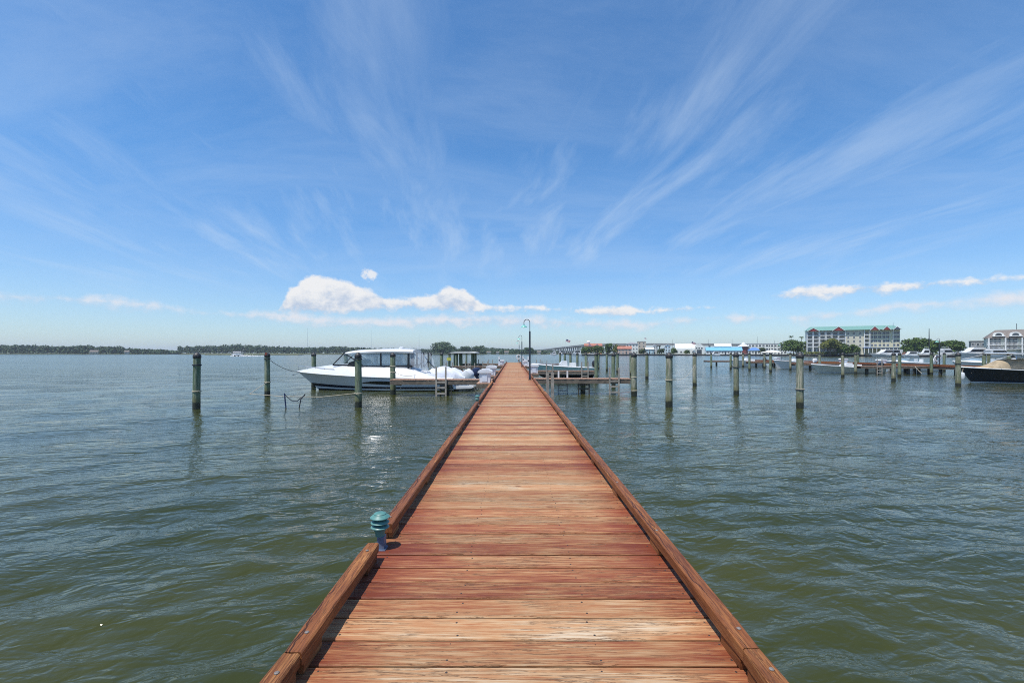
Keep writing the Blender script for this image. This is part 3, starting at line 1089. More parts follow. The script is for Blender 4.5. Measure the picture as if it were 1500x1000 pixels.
# boat lift canopy on the far left slips
t = thing('boat_lift_canopy', 'flat pale canopy on green posts over a far slip past the cruiser stern', 'canopy', (0, 0, 0))
for x in (-7.15, -5.0):
    for d in (55.6, 58.2, 61.2):
        MB().tube([(x, d, -1), (x, d, 2.32)], 0.12, 10).build('post', M_PILE_G, t, smooth=True)
MB().prism([(-7.6, 2.33), (-4.55, 2.33), (-4.6, 2.45), (-5.4, 2.56), (-6.7, 2.56), (-7.55, 2.45)], 55.0, 61.8).build('roof', pm('pale_canvas', (0.58, 0.57, 0.53), 0.8, 0.08), t)


# ================================================================== boats
def hull_rows(L, B, fb, fs, n=18, rake=0.9, flare=0.82, stripe=(0.10, 0.22, 0.34), keel=-0.45, full=0.42, tum=0.0):
    """stations from stern to bow; every row runs keel, waterline, stripe edges, sheer on one side"""
    rows = []
    for i in range(n + 1):
        t = i / n
        u = max(0.0, (t - full) / (1 - full))
        b = B / 2 * (1 - u ** 2.3) * (1 - 0.06 * (1 - min(1, t / 0.3)))
        b = max(b, 0.02)
        s = fs + (fb - fs) * t ** 1.6
        lift = max(0.0, (t - 0.72) / 0.28) ** 2
        lv = [keel * (1 - 0.9 * lift), 0.0] + [z * (1 + 0.7 * t ** 3) for z in stripe] + [s * 0.62, s * 0.80, s]
        row = []
        for z in lv:
            q = max(0.0, min(1.0, z / s)) if z > 0 else 0
            if z < 0:
                w = b * 0.12
            else:
                f = flare + (1 - flare) * q ** 0.8 if u < 0.02 else (flare * (1 - 0.62 * u) + (1 - flare * (1 - 0.62 * u)) * q ** (0.8 + 0.7 * u))
                w = b * f
            xx = L * t - rake * (1 - (max(z, -0.3) + 0.3) / (s + 0.3)) * max(0.0, (t - 0.55) / 0.45) ** 1.5
            row.append((xx, w, z))
        rows.append(row)
    return rows


def make_hull(parent, L, B, fb, fs, mats, bands, **kw):
    """mats: list of materials, bands: material index per strip from keel to sheer"""
    rows = hull_rows(L, B, fb, fs, **kw)
    mb = MB()
    nl = len(rows[0])
    for side in (1, -1):
        for k in range(nl - 1):
            mb.cur = bands[k]
            mb.grid([[(r[k][0], r[k][1] * side, r[k][2]), (r[k + 1][0], r[k + 1][1] * side, r[k + 1][2])] for r in rows])
    mb.cur = bands[-1]
    st = rows[0]
    mb.add([(p[0], p[1], p[2]) for p in st] + [(p[0], -p[1], p[2]) for p in st], [tuple(range(nl)) + tuple(range(2 * nl - 1, nl - 1, -1))])
    me = mb.mesh('hull', mats, True, True)
    bm = bmesh.new()
    bm.from_mesh(me)
    bmesh.ops.remove_doubles(bm, verts=bm.verts, dist=0.004)
    bmesh.ops.recalc_face_normals(bm, faces=bm.faces)
    bm.to_mesh(me)
    bm.free()
    return link('hull', me, parent), rows


def make_deck(parent, rows, mat, crown, name='deck', x0=0.0, x1=1.0, inset=0.0):
    """closed deck over the sheer line; crown(t) gives the height of the centre line above the sheer"""
    n = len(rows) - 1
    g = []
    for i, r in enumerate(rows):
        t = i / n
        if t < x0 - 1e-6 or t > x1 + 1e-6:
            continue
        x, b, s = r[-1]
        b = max(0.0, b - inset)
        c = crown(t)
        g.append([(x, -b, s), (x, -b * .93, s + c * .30), (x, -b * .80, s + c * .72), (x, -b * .45, s + c * .95), (x, 0, s + c), (x, b * .45, s + c * .95), (x, b * .80, s + c * .72), (x, b * .93, s + c * .30), (x, b, s)])
    mb = MB().grid(g)
    c = len(g[0])
    mb.f.append(tuple(range(c)))
    mb.mi.append(0)
    return mb.build(name, mat, parent, smooth=True)


def rub_rail(parent, rows, mat, r=0.03, dz=0.0):
    for s in (1, -1):
        MB().tube([(p[-1][0], p[-1][1] * s, p[-1][2] + dz) for p in rows], r, 6).build('rub_rail', mat, parent, smooth=True)


def outboard(parent, x, y, z, cowl, tilt=0.0, s=1.0):
    """outboard engine: cowl with leg and propeller as its pieces; tilt swings the leg aft and up"""
    ca, sa = math.cos(tilt), math.sin(tilt)
    def T(p):
        px, pz = p[0] * s, p[2] * s
        return (x + px * ca + pz * sa, y + p[1] * s, z - px * sa + pz * ca)
    mb = MB()
    rows = []
    for zz, w, f, a in ((0.0, .13, .22, -.26), (.08, .17, .26, -.34), (.28, .19, .27, -.38), (.48, .18, .24, -.37), (.58, .13, .15, -.30), (.61, .04, .02, -.15)):
        rows.append([T((xx, yy, zz)) for xx, yy in ((f, 0), (f * .8, w * .8), (0, w), (a * .8, w * .8), (a, 0), (a * .8, -w * .8), (0, -w), (f * .8, -w * .8), (f, 0))])
    mb.grid(rows)
    mb.f.append(tuple(range(8)))
    mb.f.append(tuple(5 * 9 + q for q in range(7, -1, -1)))
    mb.mi += [0, 0]
    c = mb.build('outboard_cowl', cowl, parent, smooth=True)
    lg = MB()
    for (z0, z1, w, l, xo) in ((0.0, -.5, .10, .24, -.05), (-.5, -.85, .05, .26, -.05)):
        vs = [T((xo + a * l / 2, b * w / 2, q)) for a in (-1, 1) for b in (-1, 1) for q in (z1, z0)]
        lg.add(vs, [(0, 1, 3, 2), (4, 6, 7, 5), (0, 4, 5, 1), (2, 3, 7, 6), (0, 2, 6, 4), (1, 5, 7, 3)])
    lg.tube([T((.18, 0, -.80)), T((.10, 0, -.80)), T((-.2, 0, -.80))], [.01 * s, .055 * s, .05 * s], 8)
    lg.build('outboard_leg', cowl, c)
    pr = MB()
    for k in range(3):
        a = 2 * PI * k / 3
        pr.add([T((-.21, 0, -.80)), T((-.20, .16 * math.cos(a - .4), -.80 + .16 * math.sin(a - .4))), T((-.25, .16 * math.cos(a + .4), -.80 + .16 * math.sin(a + .4)))], [(0, 1, 2)])
    pr.build('propeller', M_STEEL, c)
    return c


M_NAVYS = pm('navy_hull_stripe', (0.010, 0.014, 0.030), 0.25, 0.1)
M_HULLG = pm('shade_greyed_topsides', (0.56, 0.59, 0.63), 0.22, 0.03, 1.0, coat=0.3)  # white upper hull; the grey-blue of its shaded flare is put into the colour
M_BOTTOM = pm('black_bottom_paint', (0.010, 0.012, 0.014), 0.6, 0.3)
M_GLASS = mat_glass('tinted_cabin_glass', (0.35, 0.50, 0.60), 0.28)
M_CLEAR = mat_glass('clear_vinyl_curtain', (0.80, 0.84, 0.88), 0.38)
M_DGLASS = pm('dark_window_glass', (0.012, 0.014, 0.018), 0.08, 0.2, spec=0.8)
M_SEAT = pm('cream_upholstery', (0.68, 0.68, 0.66), 0.6, 0.06)
M_COVER = pm('white_fabric_cover', (0.56, 0.58, 0.62), 0.8, 0.14, 3.0, bump=0.9, bscale=4.0)

# ---- the cabin cruiser. local +x is the bow; it lies with the bow to the left
cr = thing('cabin_cruiser', 'white cabin cruiser with hardtop, black hull window and dark stripes moored in its slip', 'motor boat', (-3.75, 30.0, 0), PI)
LC, BC = 10.45, 3.5
hullo, rows = make_hull(cr, LC, BC, 1.18, 0.80, [M_BOTTOM, M_WHITE, M_NAVYS, M_HULLG], [0, 0, 1, 2, 3, 3, 3], n=30, rake=1.75, flare=0.86, stripe=(0.05, 0.13, 0.26), full=0.40)
def crown_c(t):
    if t < 0.10:
        return 0.02
    if t < 0.28:
        return 0.02 + 0.72 * (t - 0.10) / 0.18
    if t < 0.62:
        return 0.74 - 0.05 * (t - .28) / .34
    return 0.69 * max(0, 1 - ((t - 0.62) / 0.38) ** 1.7) + 0.02
make_deck(cr, rows, M_WHITE, crown_c)
rub_rail(cr, rows, M_WHITE, 0.035, -0.03)
# long dark window let into the hull sides
def hull_patch(rows, xa, xb, zf, name, mat, parent, side=1, out=0.012, n=18):
    """a slim glazed panel that follows the hull side between two heights"""
    def at(x, z):
        best = None
        pts = []
        for i in range(len(rows) - 1):
            # interpolate station at x for the given level by scanning strips
            for k in range(1, len(rows[0]) - 1):
                p, q = rows[i][k], rows[i + 1][k]
                p2, q2 = rows[i][k + 1], rows[i + 1][k + 1]
                if p[0] <= x <= q[0] or q[0] <= x <= p[0]:
                    f = (x - p[0]) / (q[0] - p[0] + 1e-9)
                    za, ya_ = p[2] + f * (q[2] - p[2]), p[1] + f * (q[1] - p[1])
                    f2 = min(1, max(0, (x - p2[0]) / (q2[0] - p2[0] + 1e-9)))
                    zb, yb_ = p2[2] + f2 * (q2[2] - p2[2]), p2[1] + f2 * (q2[1] - p2[1])
                    if za - 1e-6 <= z <= zb + 1e-6:
                        return ya_ + (yb_ - ya_) * (z - za) / (zb - za + 1e-9)
        return rows[int(len(rows) / 2)][-2][1]
    g = []
    for i in range(n + 1):
        t = i / n
        x = xa + (xb - xa) * t
        z0, z1 = zf(t)
        y0, y1 = at(x, z0), at(x, z1)
        g.append([(x, side * (y0 - .02), z0), (x, side * (y0 + out), z0), (x, side * ((y0 + y1) / 2 + out), (z0 + z1) / 2), (x, side * (y1 + out), z1), (x, side * (y1 - .02), z1)])
    return MB().grid(g).build(name, mat, parent, smooth=True)
for s in (1, -1):
    hull_patch(rows, 3.2, 5.75, lambda t: (0.36 + 0.12 * t, 0.38 + 0.12 * t + 0.20 * math.sin(PI * min(1, t * .8 + .2)) ** .7), 'hull_window', M_DGLASS, cr, s)
    hull_patch(rows, 1.1, 6.0, lambda t: (0.68 + .16 * t, 0.685 + .16 * t + 0.06 * (1 - t)), 'accent_stripe', pm('slate_stripe', (0.12, 0.15, 0.20), 0.3), cr, s)
# hardtop, glass house
def zr(x):                       # roof line
    return 2.50 + 0.05 * math.sin((x - 2.2) * 0.9)
g = []
for i in range(15):
    x = 2.55 + 4.45 * i / 14
    hw = 1.32 - 0.28 * max(0, (x - 5.2) / 1.8) ** 2
    zt = zr(x) - 0.10 * max(0, (x - 6.2) / 0.8) ** 2
    th = 0.15 * min(1, (7.02 - x) / 0.5 + 0.15)
    g.append([(x, -hw, zt - th), (x, -hw * 1.01, zt - th * .4), (x, -hw * .9, zt + .05), (x, 0, zt + .12), (x, hw * .9, zt + .05), (x, hw * 1.01, zt - th * .4), (x, hw, zt - th), (x, 0, zt - th + .03), (x, -hw, zt - th)])
mb = MB().grid(g)
mb.f += [tuple(range(8)), tuple(14 * 9 + q for q in range(7, -1, -1))]
mb.mi += [0, 0]
mb.build('hardtop', M_WHITE, cr, smooth=True)
ZB = 1.60
for s in (1, -1):
    def gp(name, pts, mat, parent=cr):
        mbq = MB().prism(pts, s * 1.25, s * 1.268)
        return mbq.build(name, mat, parent)
    gp('side_window', [(2.95, ZB), (4.55, ZB), (4.55, 2.40), (3.2, 2.40)], M_GLASS)
    gp('side_window', [(4.66, ZB), (6.0, ZB), (6.55, 2.38), (4.66, 2.40)], M_GLASS)
    MB().bar((4.6, s * 1.26, ZB - .05), (4.6, s * 1.26, 2.42), 0.10, 0.05).build('window_pillar', M_DARK, cr)
    MB().bar((2.85, s * 1.26, ZB - .25), (2.85, s * 1.24, 2.42), 0.13, 0.05).build('window_pillar', M_DARK, cr)
    MB().bar((5.75, s * 1.27, ZB + .02), (6.98, s * 1.0, 2.36), 0.07, 0.05).build('window_pillar', M_DARK, cr)
    MB().bar((7.75, s * 0.98, 1.62), (6.95, s * 1.02, 2.42), 0.08, 0.05).build('windshield_pillar', M_DARK, cr)
    MB().bar((2.6, s * 1.28, ZB - .03), (7.7, s * 1.02, ZB + .02), 0.035, 0.09).build('sill_trim', M_DARK, cr)
    MB().tube([(2.55, s * 1.22, 2.40), (1.5, s * 1.15, 1.25)], 0.022, 6).build('curtain_pole', M_STEEL, cr)
mb = MB()
for a, b in ((-0.98, -0.02), (0.02, 0.98)):
    mb.add([(7.75, a, 1.62), (7.75, b, 1.62), (6.95, b, 2.42), (6.95, a, 2.42), (7.73, a, 1.61), (7.73, b, 1.61), (6.93, b, 2.41), (6.93, a, 2.41)], [(0, 1, 2, 3), (7, 6, 5, 4)])
mb.build('windshield', M_GLASS, cr)
for s in (1, -1):
    rws = []
    for i in range(13):
        f = i / 12
        x = 2.75 - 1.15 * f
        wv = 0.03 * math.sin(i * 2.3)
        rws.append([(x, s * (1.22 + wv), 1.28 + (0.25 - .3 * f)), (x + .1 * f, s * (1.24 - wv), 1.9), (x + .35 * f, s * (1.2 + wv), 2.42 - .05 * f)])
    MB().grid(rws).build('aft_curtain', M_CLEAR, cr, smooth=True)
# inside the cockpit
for x, y in ((4.0, .55), (4.0, -.55), (5.35, .6)):
    mb = MB().box((x, y, 1.62), (0.5, 0.55, 0.14)).box((x - .24, y, 1.9), (0.12, 0.52, 0.52))
    mb.build('helm_seat', M_SEAT, cr)
MB().prism([(5.95, 1.5), (6.8, 1.5), (6.7, 1.78), (6.1, 1.98), (5.95, 1.9)], -1.05, 1.05).build('dashboard', M_DARK, cr)
for s in (-1, 1):
    MB().tube([(2.3, s * 1.1, 1.42), (2.05, s * 1.1, 1.85), (2.0, s * 1.1, 1.9)], 0.03, 6).tube([(1.6, s * 1.1, 1.35), (2.05, s * 1.1, 1.85)], 0.03, 6).build('folded_frame', M_DARK, cr)
MB().box((2.75, 0.55, 1.9), (0.06, 0.9, 0.95)).build('bulkhead_door', M_DGLASS, cr)
for x, y in ((2.35, 1.1), (2.05, -1.1), (2.35, -1.1), (2.05, 1.1)):
    MB().box((x, y, 1.92), (0.07, 0.05, 1.0)).build('enclosure_post', M_DARK, cr)
# covered aft sun pad and engines
g = []
for i in range(13):
    t = i / 12
    x = 1.75 - 2.45 * t
    h = 0.95 + 0.55 * math.sin(PI * min(1, (t * 0.85 + 0.16))) ** 0.8 + 0.07 * math.sin(i * 2.1) * math.sin(i * .7)
    w = 1.28 - 0.25 * t
    g.append([(x, w * math.cos(a) * (1 + .03 * math.sin(i * 1.7 + 3 * a)), 0.72 + (h - 0.72) * max(0, math.sin(a)) ** .6) for a in np.linspace(PI, 0, 13)])
mb = MB().grid(g)
mb.f += [tuple(range(13)), tuple(12 * 13 + q for q in range(12, -1, -1))]
mb.mi += [0, 0]
mb.build('stern_cover', M_COVER, cr, smooth=True)
MB().prism([(-1.15, .16), (0.9, .10), (0.9, .27), (-1.1, .30), (-1.25, .24)], -1.45, 1.45).build('swim_platform', M_WHITE, cr)
for y in (-0.75, 0.0, 0.75):
    outboard(cr, -0.95, y, 0.72, M_WHITE, tilt=0.85, s=1.0)
# bow rail, anchor, antennas
for s in (1, -1):
    pts = [(rows[i][-1][0] - .08, s * max(.03, rows[i][-1][1] - .12), rows[i][-1][2] + .34) for i in range(22, 31)]
    MB().tube(pts, 0.013, 6).build('bow_rail', M_STEEL, cr, smooth=True)
    for i in (22, 24, 26, 28, 30):
        p = rows[i][-1]
        MB().tube([(p[0] - .08, s * max(.03, p[1] - .12), p[2]), (p[0] - .08, s * max(.03, p[1] - .12), p[2] + .34)], 0.010, 6).build('rail_stanchion', M_STEEL, cr)
MB().bar((10.2, 0, 1.16), (10.75, 0, 0.92), 0.10, 0.05).bar((10.75, -.14, 0.95), (10.75, .14, 0.95), 0.05, 0.08).build('anchor', M_STEEL, cr)
MB().tube([(2.7, -.6, 2.6), (2.6, -.6, 3.3)], 0.008, 5).tube([(2.9, .6, 2.6), (2.88, .6, 3.0)], 0.008, 5).build('antenna', M_WHITE, cr)
MB().lathe([(.16, 0), (.18, .05), (.16, .13), (.05, .17)], 14, (3.6, 0, 2.62)).build('radar_dome', M_WHITE, cr, smooth=True)
for x in (2.0, 8.9):
    c = MB().tube([(x - .1, -1.5 if x < 5 else -.9, 1.02 if x < 5 else 1.16), (x + .1, -1.5 if x < 5 else -.9, 1.02 if x < 5 else 1.16)], 0.02, 6).build('deck_cleat', M_STEEL, cr)


def small_boat(name, label, loc, rotz, L, B, fb, fs, hullmat, style, deckmat=None, ob=None, extra=None, cat='motor boat', n=16, group=None):
    t = thing(name, label, cat, loc, rotz, group)
    h, rw = make_hull(t, L, B, fb, fs, [M_BOTTOM, M_WHITE, hullmat], [0, 1, 2, 2, 2, 2, 2], n=n, rake=L * .13, flare=0.80, stripe=(0.05, 0.10, 0.15), full=0.38)
    dm = deckmat or M_WHITE
    make_deck(t, rw, dm, lambda q: 0.03 + 0.10 * max(0, q - .45), 'deck')
    rub_rail(t, rw, M_WHITE, 0.035)
    s0 = fs
    if style in ('console', 'skiff'):
        MB().prism([(L * .42, s0), (L * .56, s0), (L * .55, s0 + .35), (L * .50, s0 + .62), (L * .43, s0 + .62)], -.42, .42).build('console', M_WHITE, t)
        MB().add([(L * .52, -.4, s0 + .60), (L * .52, .4, s0 + .60), (L * .49, .36, s0 + .95), (L * .49, -.36, s0 + .95)], [(0, 1, 2, 3)]).build('windscreen', M_GLASS, t)
        MB().box((L * .33, 0, s0 + .22), (.5, .95, .42)).build('helm_seat', M_SEAT, t)
        for s in (1, -1):
            MB().tube([(rw[i][-1][0], s * max(.02, rw[i][-1][1] - .06), rw[i][-1][2] + .13) for i in range(int(n * .55), n + 1)], 0.012, 5).build('bow_rail', M_STEEL, t)
    if style == 'runabout':
        make_deck(t, rw, dm, lambda q: 0.28 * max(0, 1 - abs(q - .66) / .34), 'foredeck', .42, 1.0, .04)
        for s in (1, -1):
            MB().prism([(L * .40, s0 + .10), (L * .62, s0 + .22), (L * .54, s0 + .60), (L * .42, s0 + .55)], s * B * .40, s * B * .40 + .015).build('windscreen_side', M_GLASS, t)
        MB().add([(L * .66, -B * .3, s0 + .30), (L * .66, B * .3, s0 + .30), (L * .55, B * .36, s0 + .68), (L * .55, -B * .36, s0 + .68)], [(0, 1, 2, 3)]).build('windscreen', M_GLASS, t)
        for y in (-.4, .4):
            MB().box((L * .32, y, s0 + .14), (.5, .5, .26)).box((L * .27, y, s0 + .36), (.12, .48, .45)).build('seat', M_SEAT, t)
    if ob is not None:
        outboard(t, -.22, 0, s0 + .05, ob, tilt=0.12, s=1.0)
    return t, rw


small_boat('runabout', 'small white runabout with dark blue engine lying behind the cruiser stern', (-3.0, 34.3, 0), PI, 4.9, 2.0, .85, .62, M_WHITE, 'runabout', ob=pm('navy_cowl', (0.02, 0.03, 0.075), 0.3))
t, _ = small_boat('aqua_skiff', 'white and aqua centre console skiff with black outboard held on a lift', (7.35, 42.0, .42), PI, 5.6, 2.1, .95, .62, pm('aqua_gelcoat', (0.40, 0.62, 0.58), 0.3), 'console', ob=M_DARK)
bl = thing('boat_lift', 'grey boat lift cradle under the aqua skiff', 'boat lift', (4.6, 42.0, 0))
for x in (-1.6, 1.5):
    MB().box((x, 0, 0.12), (0.14, 2.9, 0.16)).build('cradle_beam', M_STEEL, bl)
    for s in (-1.35, 1.35):
        MB().tube([(x, s, -1), (x, s, 1.5)], 0.06, 8).build('guide_post', M_STEEL, bl)

# ---- boats in the neighbouring marina
t, rw = small_boat('open_skiff', 'long low cream skiff with small console moored before the neighbouring dock', (43.6, 54.2, 0), PI, 8.1, 2.3, 1.02, .58, pm('cream_gelcoat', (0.60, 0.60, 0.53), 0.35), 'skiff', ob=M_DARK)
nb, rw = small_boat('center_console', 'navy hulled fishing boat with beige console cover and white top', (46.2, 36.6, 0), PI, 10.4, 3.0, 1.25, .85, pm('navy_gelcoat', (0.008, 0.016, 0.032), 0.15, coat=0.4), 'none', ob=M_WHITE, n=20)
g = []
for i in range(12):
    x = 4.9 + 3.3 * i / 11
    h = 1.05 + (0.85 if x < 6.9 else 0.85 - 0.62 * (x - 6.9) / 1.3) * min(1, (x - 4.7) / .5)
    g.append([(x, .75 * math.cos(a), .95 + (h - .95) * max(0, math.sin(a)) ** .5 + .02 * math.sin(i * 2 + a * 3)) for a in np.linspace(PI, 0, 11)])
mb = MB().grid(g)
mb.f += [tuple(range(11)), tuple(11 * 11 + q for q in range(10, -1, -1))]
mb.mi += [0, 0]
mb.build('console_cover', pm('beige_canvas', (0.33, 0.26, 0.17), 0.85, 0.2, 3.0, bump=0.3, bscale=6), nb, smooth=True)
MB().prism([(5.6, .96), (8.6, .98), (8.5, 1.25), (7.4, 1.36), (5.8, 1.3)], -.52, .52).build('bow_cushion_cover', pm('tan_canvas', (0.46, 0.32, 0.16), 0.85, 0.2, 4), nb, smooth=True)
MB().prism([(2.2, 2.24), (7.1, 2.28), (7.3, 2.34), (6.9, 2.39), (2.2, 2.36)], -1.15, 1.15).build('hard_top', M_WHITE, nb)
for s in (-.85, .85):
    MB().tube([(4.0, s, .9), (4.35, s, 2.24)], .03, 6).tube([(5.0, s, .9), (4.7, s, 2.24)], .03, 6).tube([(2.9, s, .9), (2.9, s, 2.24)], .03, 6).build('top_frame', M_STEEL, nb)
MB().box((3.6, 0, 1.45), (1.3, 1.5, 1.0)).build('leaning_post', M_DARK, nb)
for s in (1, -1):
    MB().tube([(7.0, s * 1.05, 2.3), (8.6, s * 1.3, 1.9), (9.4, s * 1.4, 1.6)], .014, 5).build('outrigger', M_WHITE, nb)
f = thing('fender', 'white round ended fender hanging at the bow of the navy boat', 'fender', (35.75, 36.2, .55))
MB().lathe([(.02, -.28), (.12, -.24), (.15, -.1), (.15, .15), (.11, .26), (.03, .30)], 14).build('body', M_WHITE, f, smooth=True)
MB().tube([(0, 0, .29), (.15, 0.1, .62)], .012, 5).build('line', M_ROPE, f)

# ---- mooring lines
def rope(name, label, pts, mat, sag=0.0, r=0.012):
    a, b = Vector(pts[0]), Vector(pts[-1])
    if len(pts) == 2:
        q = [a.lerp(b, i / 14) - Vector((0, 0, sag * 4 * (i / 14) * (1 - i / 14))) for i in range(15)]
    else:
        q = [Vector(p) for p in pts]
    return tag(MB().tube(q, r, 6).build(name, mat), label, 'rope')
rope('mooring_line', 'dark mooring line from the red topped piling to the cruiser bow', [(-13.6, 25.3, 2.05), (-13.9, 29.7, 1.15)], M_ROPED, 0.18, 0.014)
rope('mooring_line', 'pale line running low over the water from the green piling to the cruiser bow', [(-6.9, 20.05, .62), (-8.6, 20.4, .42), (-10.6, 20.9, .40), (-12.5, 21.6, .45), (-13.6, 25.2, .78)], M_ROPE, 0, 0.014)
rope('mooring_line', 'pale line from the finger end piling to the cruiser midships', [(-6.9, 26.35, 1.3), (-6.1, 28.45, 1.02)], M_ROPE, 0.15)
rope('mooring_line', 'long thin line across open water from the grey piling to the far finger', [(6.95, 20.1, 1.2), (12.8, 32.1, 1.5)], M_ROPE, 0.35, 0.008)
rope('mooring_line', 'pale line drooping from the neighbouring dock to the grey piling by the navy boat', [(44.0, 49.8, .9), (40.6, 45.2, .35)], M_ROPE, 0.05, 0.02)
st = thing('mooring_stake', 'dark blue stake and slack rope poking out of the water before the cruiser bow', 'stake', (-9.95, 20.05, 0))
MB().tube([(-.02, 0, -.4), (-.12, 0, .62)], .03, 8).build('stake', pm('dark_blue_paint', (0.02, 0.035, 0.09), 0.5), st)
MB().tube([(-.12, 0, .58), (.0, .05, .42), (.18, .1, .27), (.38, .12, .26), (.50, .12, .36), (.72, .15, .52)], .018, 6).build('slack_rope', M_ROPED, st)
MB().tube([(.42, .12, -.3), (.55, .12, .35), (.72, .15, .56)], .022, 6).build('stub', M_ROPED, st)

# ================================================================== neighbouring dock
nd = thing('neighbour_dock', 'neighbouring wooden dock walkway with red kerbs on dark piles', 'pier', (0, 0, 0))
XD0, XD1, YD0, YD1 = 46.0, 48.3, 20.0, 86.0
dk = MB()
y = YD0
while y < YD1:
    dk.box(((XD0 + XD1) / 2, y, DECK - 0.02 + random.uniform(-.004, .004)), (XD1 - XD0, 0.185, 0.04))
    y += 0.196
dk.build('deck_boards', M_PLANK, nd, kind='stuff')
for x in (XD0 + .08, XD1 - .08):
    y = YD0
    while y < YD1:
        MB().box((x, y + 2.4, DECK + 0.085), (0.11, 4.78, 0.12)).build('kerb_timber', M_KERB, nd)
        y += 4.8
    MB().box((x, (YD0 + YD1) / 2, DECK - .17), (0.06, YD1 - YD0, 0.24)).build('stringer', M_BEAM, nd)
dp = MB().tube([(0, 0, -1.2), (0, 0, DECK - .1)], [.17, .16], 12).mesh('support_pile', M_ALG, True)
y = YD0 + .5
while y < YD1:
    for x in (XD0 + .3, XD1 - .3):
        link('support_pile', dp, nd, (x, y, 0))
    y += 3.2
for i, d in enumerate((50.2, 62.0, 74.0)):
    t = finger(1, d, 38.4, 45.97, ['weathered finger of the neighbouring dock in front of the cream skiff stern', 'finger of the neighbouring dock behind the cream skiff', 'farthest finger of the neighbouring dock'][i], kerbed=i > 0, width=1.1)
    for x in (39.4, 40.6, 42.4, 44.0, 45.2):
        link('support_pile', dp, t, (x + .2 * i, d + .5, 0))
    if i == 0:
        ladder(t, 40.4, d - .04)
t = finger(1, 84.2, 35.9, 48.2, 'grey end platform of the neighbouring dock', width=1.6)
for x in (38.0, 41, 44.5, 47):
    link('support_pile', dp, t, (x, 85, 0))
pier_lamp((46.25, 78.5, DECK), 'gooseneck lamp on the far end of the neighbouring dock, before the trees', s=0.98)
pier_lamp((46.3, 49.4, DECK), 'gooseneck lamp with aqua shade on the neighbouring dock walkway', s=0.92)
for (x, d, lab) in ((46.6, 57.6, 'white dock box on the neighbouring dock walkway behind the banded piling'), (47.9, 66.0, 'white dock box on the neighbouring dock by the far fingers'), (46.4, 80.0, 'white dock box at the end of the neighbouring dock')):
    dock_box(x, d, lab)
t = thing('life_ring', 'white life ring on a post of the neighbouring dock', 'life ring', (46.5, 49.9, DECK))
MB().box((0, 0.08, 0.5), (0.09, 0.09, 1.0)).build('post', M_GREY, t)
MB().grid([[((0.30 + 0.08 * math.cos(b)) * math.cos(a), -0.03 + 0.05 * math.sin(b), 0.86 + (0.30 + 0.08 * math.cos(b)) * math.sin(a)) for b in np.linspace(0, 2 * PI, 9)] for a in np.linspace(0, 2 * PI, 21)]).build('ring', M_WHITE, t, smooth=True)
small_boat('runabout', 'white runabout with raked windscreen just beyond the neighbouring dock walkway', (55.2, 60.0, 0), PI, 6.4, 2.4, 1.35, 1.0, M_WHITE, 'runabout', ob=M_WHITE)
small_boat('runabout', 'white open boat moored at the far fingers of the neighbouring dock', (45.2, 68.5, 0), PI, 6.0, 2.3, 1.3, .9, M_WHITE, 'console', ob=M_WHITE)
small_boat('runabout', 'white cuddy boat beyond the neighbouring dock next to the raked windscreen boat', (57.5, 52.5, 0), PI, 6.8, 2.5, 1.45, 1.1, M_WHITE, 'runabout', ob=M_WHITE)
small_boat('runabout', 'low white boat with red trimmed deck behind the end platform', (44.0, 80.0, 0), PI, 6.0, 2.2, 1.2, .85, M_WHITE, 'console', ob=M_DARK)

# ================================================================== far land
M_LAND = pm('shore_grass', (0.085, 0.10, 0.035), 0.9, 0.3, 0.05)
M_MARSH = pm('marsh_grass', (0.16, 0.16, 0.06), 0.9, 0.35, 0.08)
M_SEAWALL = pm('tarred_sheet_piling', (0.045, 0.042, 0.04), 0.8, 0.3, 0.8)
M_QUAY = pm('pale_concrete', (0.40, 0.38, 0.34), 0.8, 0.15, 0.5)
shore = [(842, 395), (880, 395), (1000, 392), (1090, 356), (1180, 318), (1262, 288), (1300, 262), (1345, 250), (1420, 243), (1500, 240), (1640, 240), (2200, 240)]
pts = [(PX(x, d), d) for x, d in shore]
back = [(1100, 900), (420, 1500), (130, 1500)]
land = MB()
poly = pts + back
land.add([(x, y, 1.15) for x, y in poly], [tuple(range(len(poly)))])
struct('shore_land', land, M_LAND)
wall_ = thing('seawall', 'dark sheet pile seawall with pale cap along the town shore', 'seawall', (0, 0, 0))
w1, w2 = MB(), MB()
for (a, b) in zip(pts[:-1], pts[1:]):
    a3, b3 = Vector((a[0], a[1], 0)), Vector((b[0], b[1], 0))
    dv = (b3 - a3)
    q = Matrix.Rotation(math.atan2(dv.y, dv.x), 3, 'Z')
    c = (a3 + b3) / 2
    w1.box((c.x, c.y, 0.2), (dv.length + .3, 0.5, 1.9), q)
    w2.box((c.x, c.y - .05, 1.22), (dv.length + .3, 0.9, 0.18), q)
w1.build('sheet_piling', M_SEAWALL, wall_)
w2.build('cap_beam', M_QUAY, wall_)


def flat_land(name, px, z, mat, kind='structure'):
    """low bank from points (x pixel, distance)"""
    p = [(PX(x, d), d) for x, d in px]
    mb = MB()
    n = len(p)
    mb.add([(a, b, z) for a, b in p] + [(a, b, -1) for a, b in p], [tuple(range(n))] + [(i, (i + 1) % n, (i + 1) % n + n, i + n) for i in range(n)])
    return struct(name, mb, mat)


flat_land('far_bank', [(-600, 660), (0, 650), (150, 650), (245, 660), (262, 760), (440, 760), (560, 900), (700, 950), (860, 950), (900, 1700), (200, 2200), (-900, 1500)], 0.75, M_LAND)
flat_land('marsh_island', [(300, 480), (360, 455), (437, 460), (445, 500), (380, 540), (310, 520)], 0.55, M_MARSH)
flat_land('marsh_point', [(262, 570), (340, 545), (440, 560), (560, 600), (640, 640), (560, 690), (280, 650)], 0.6, M_MARSH)


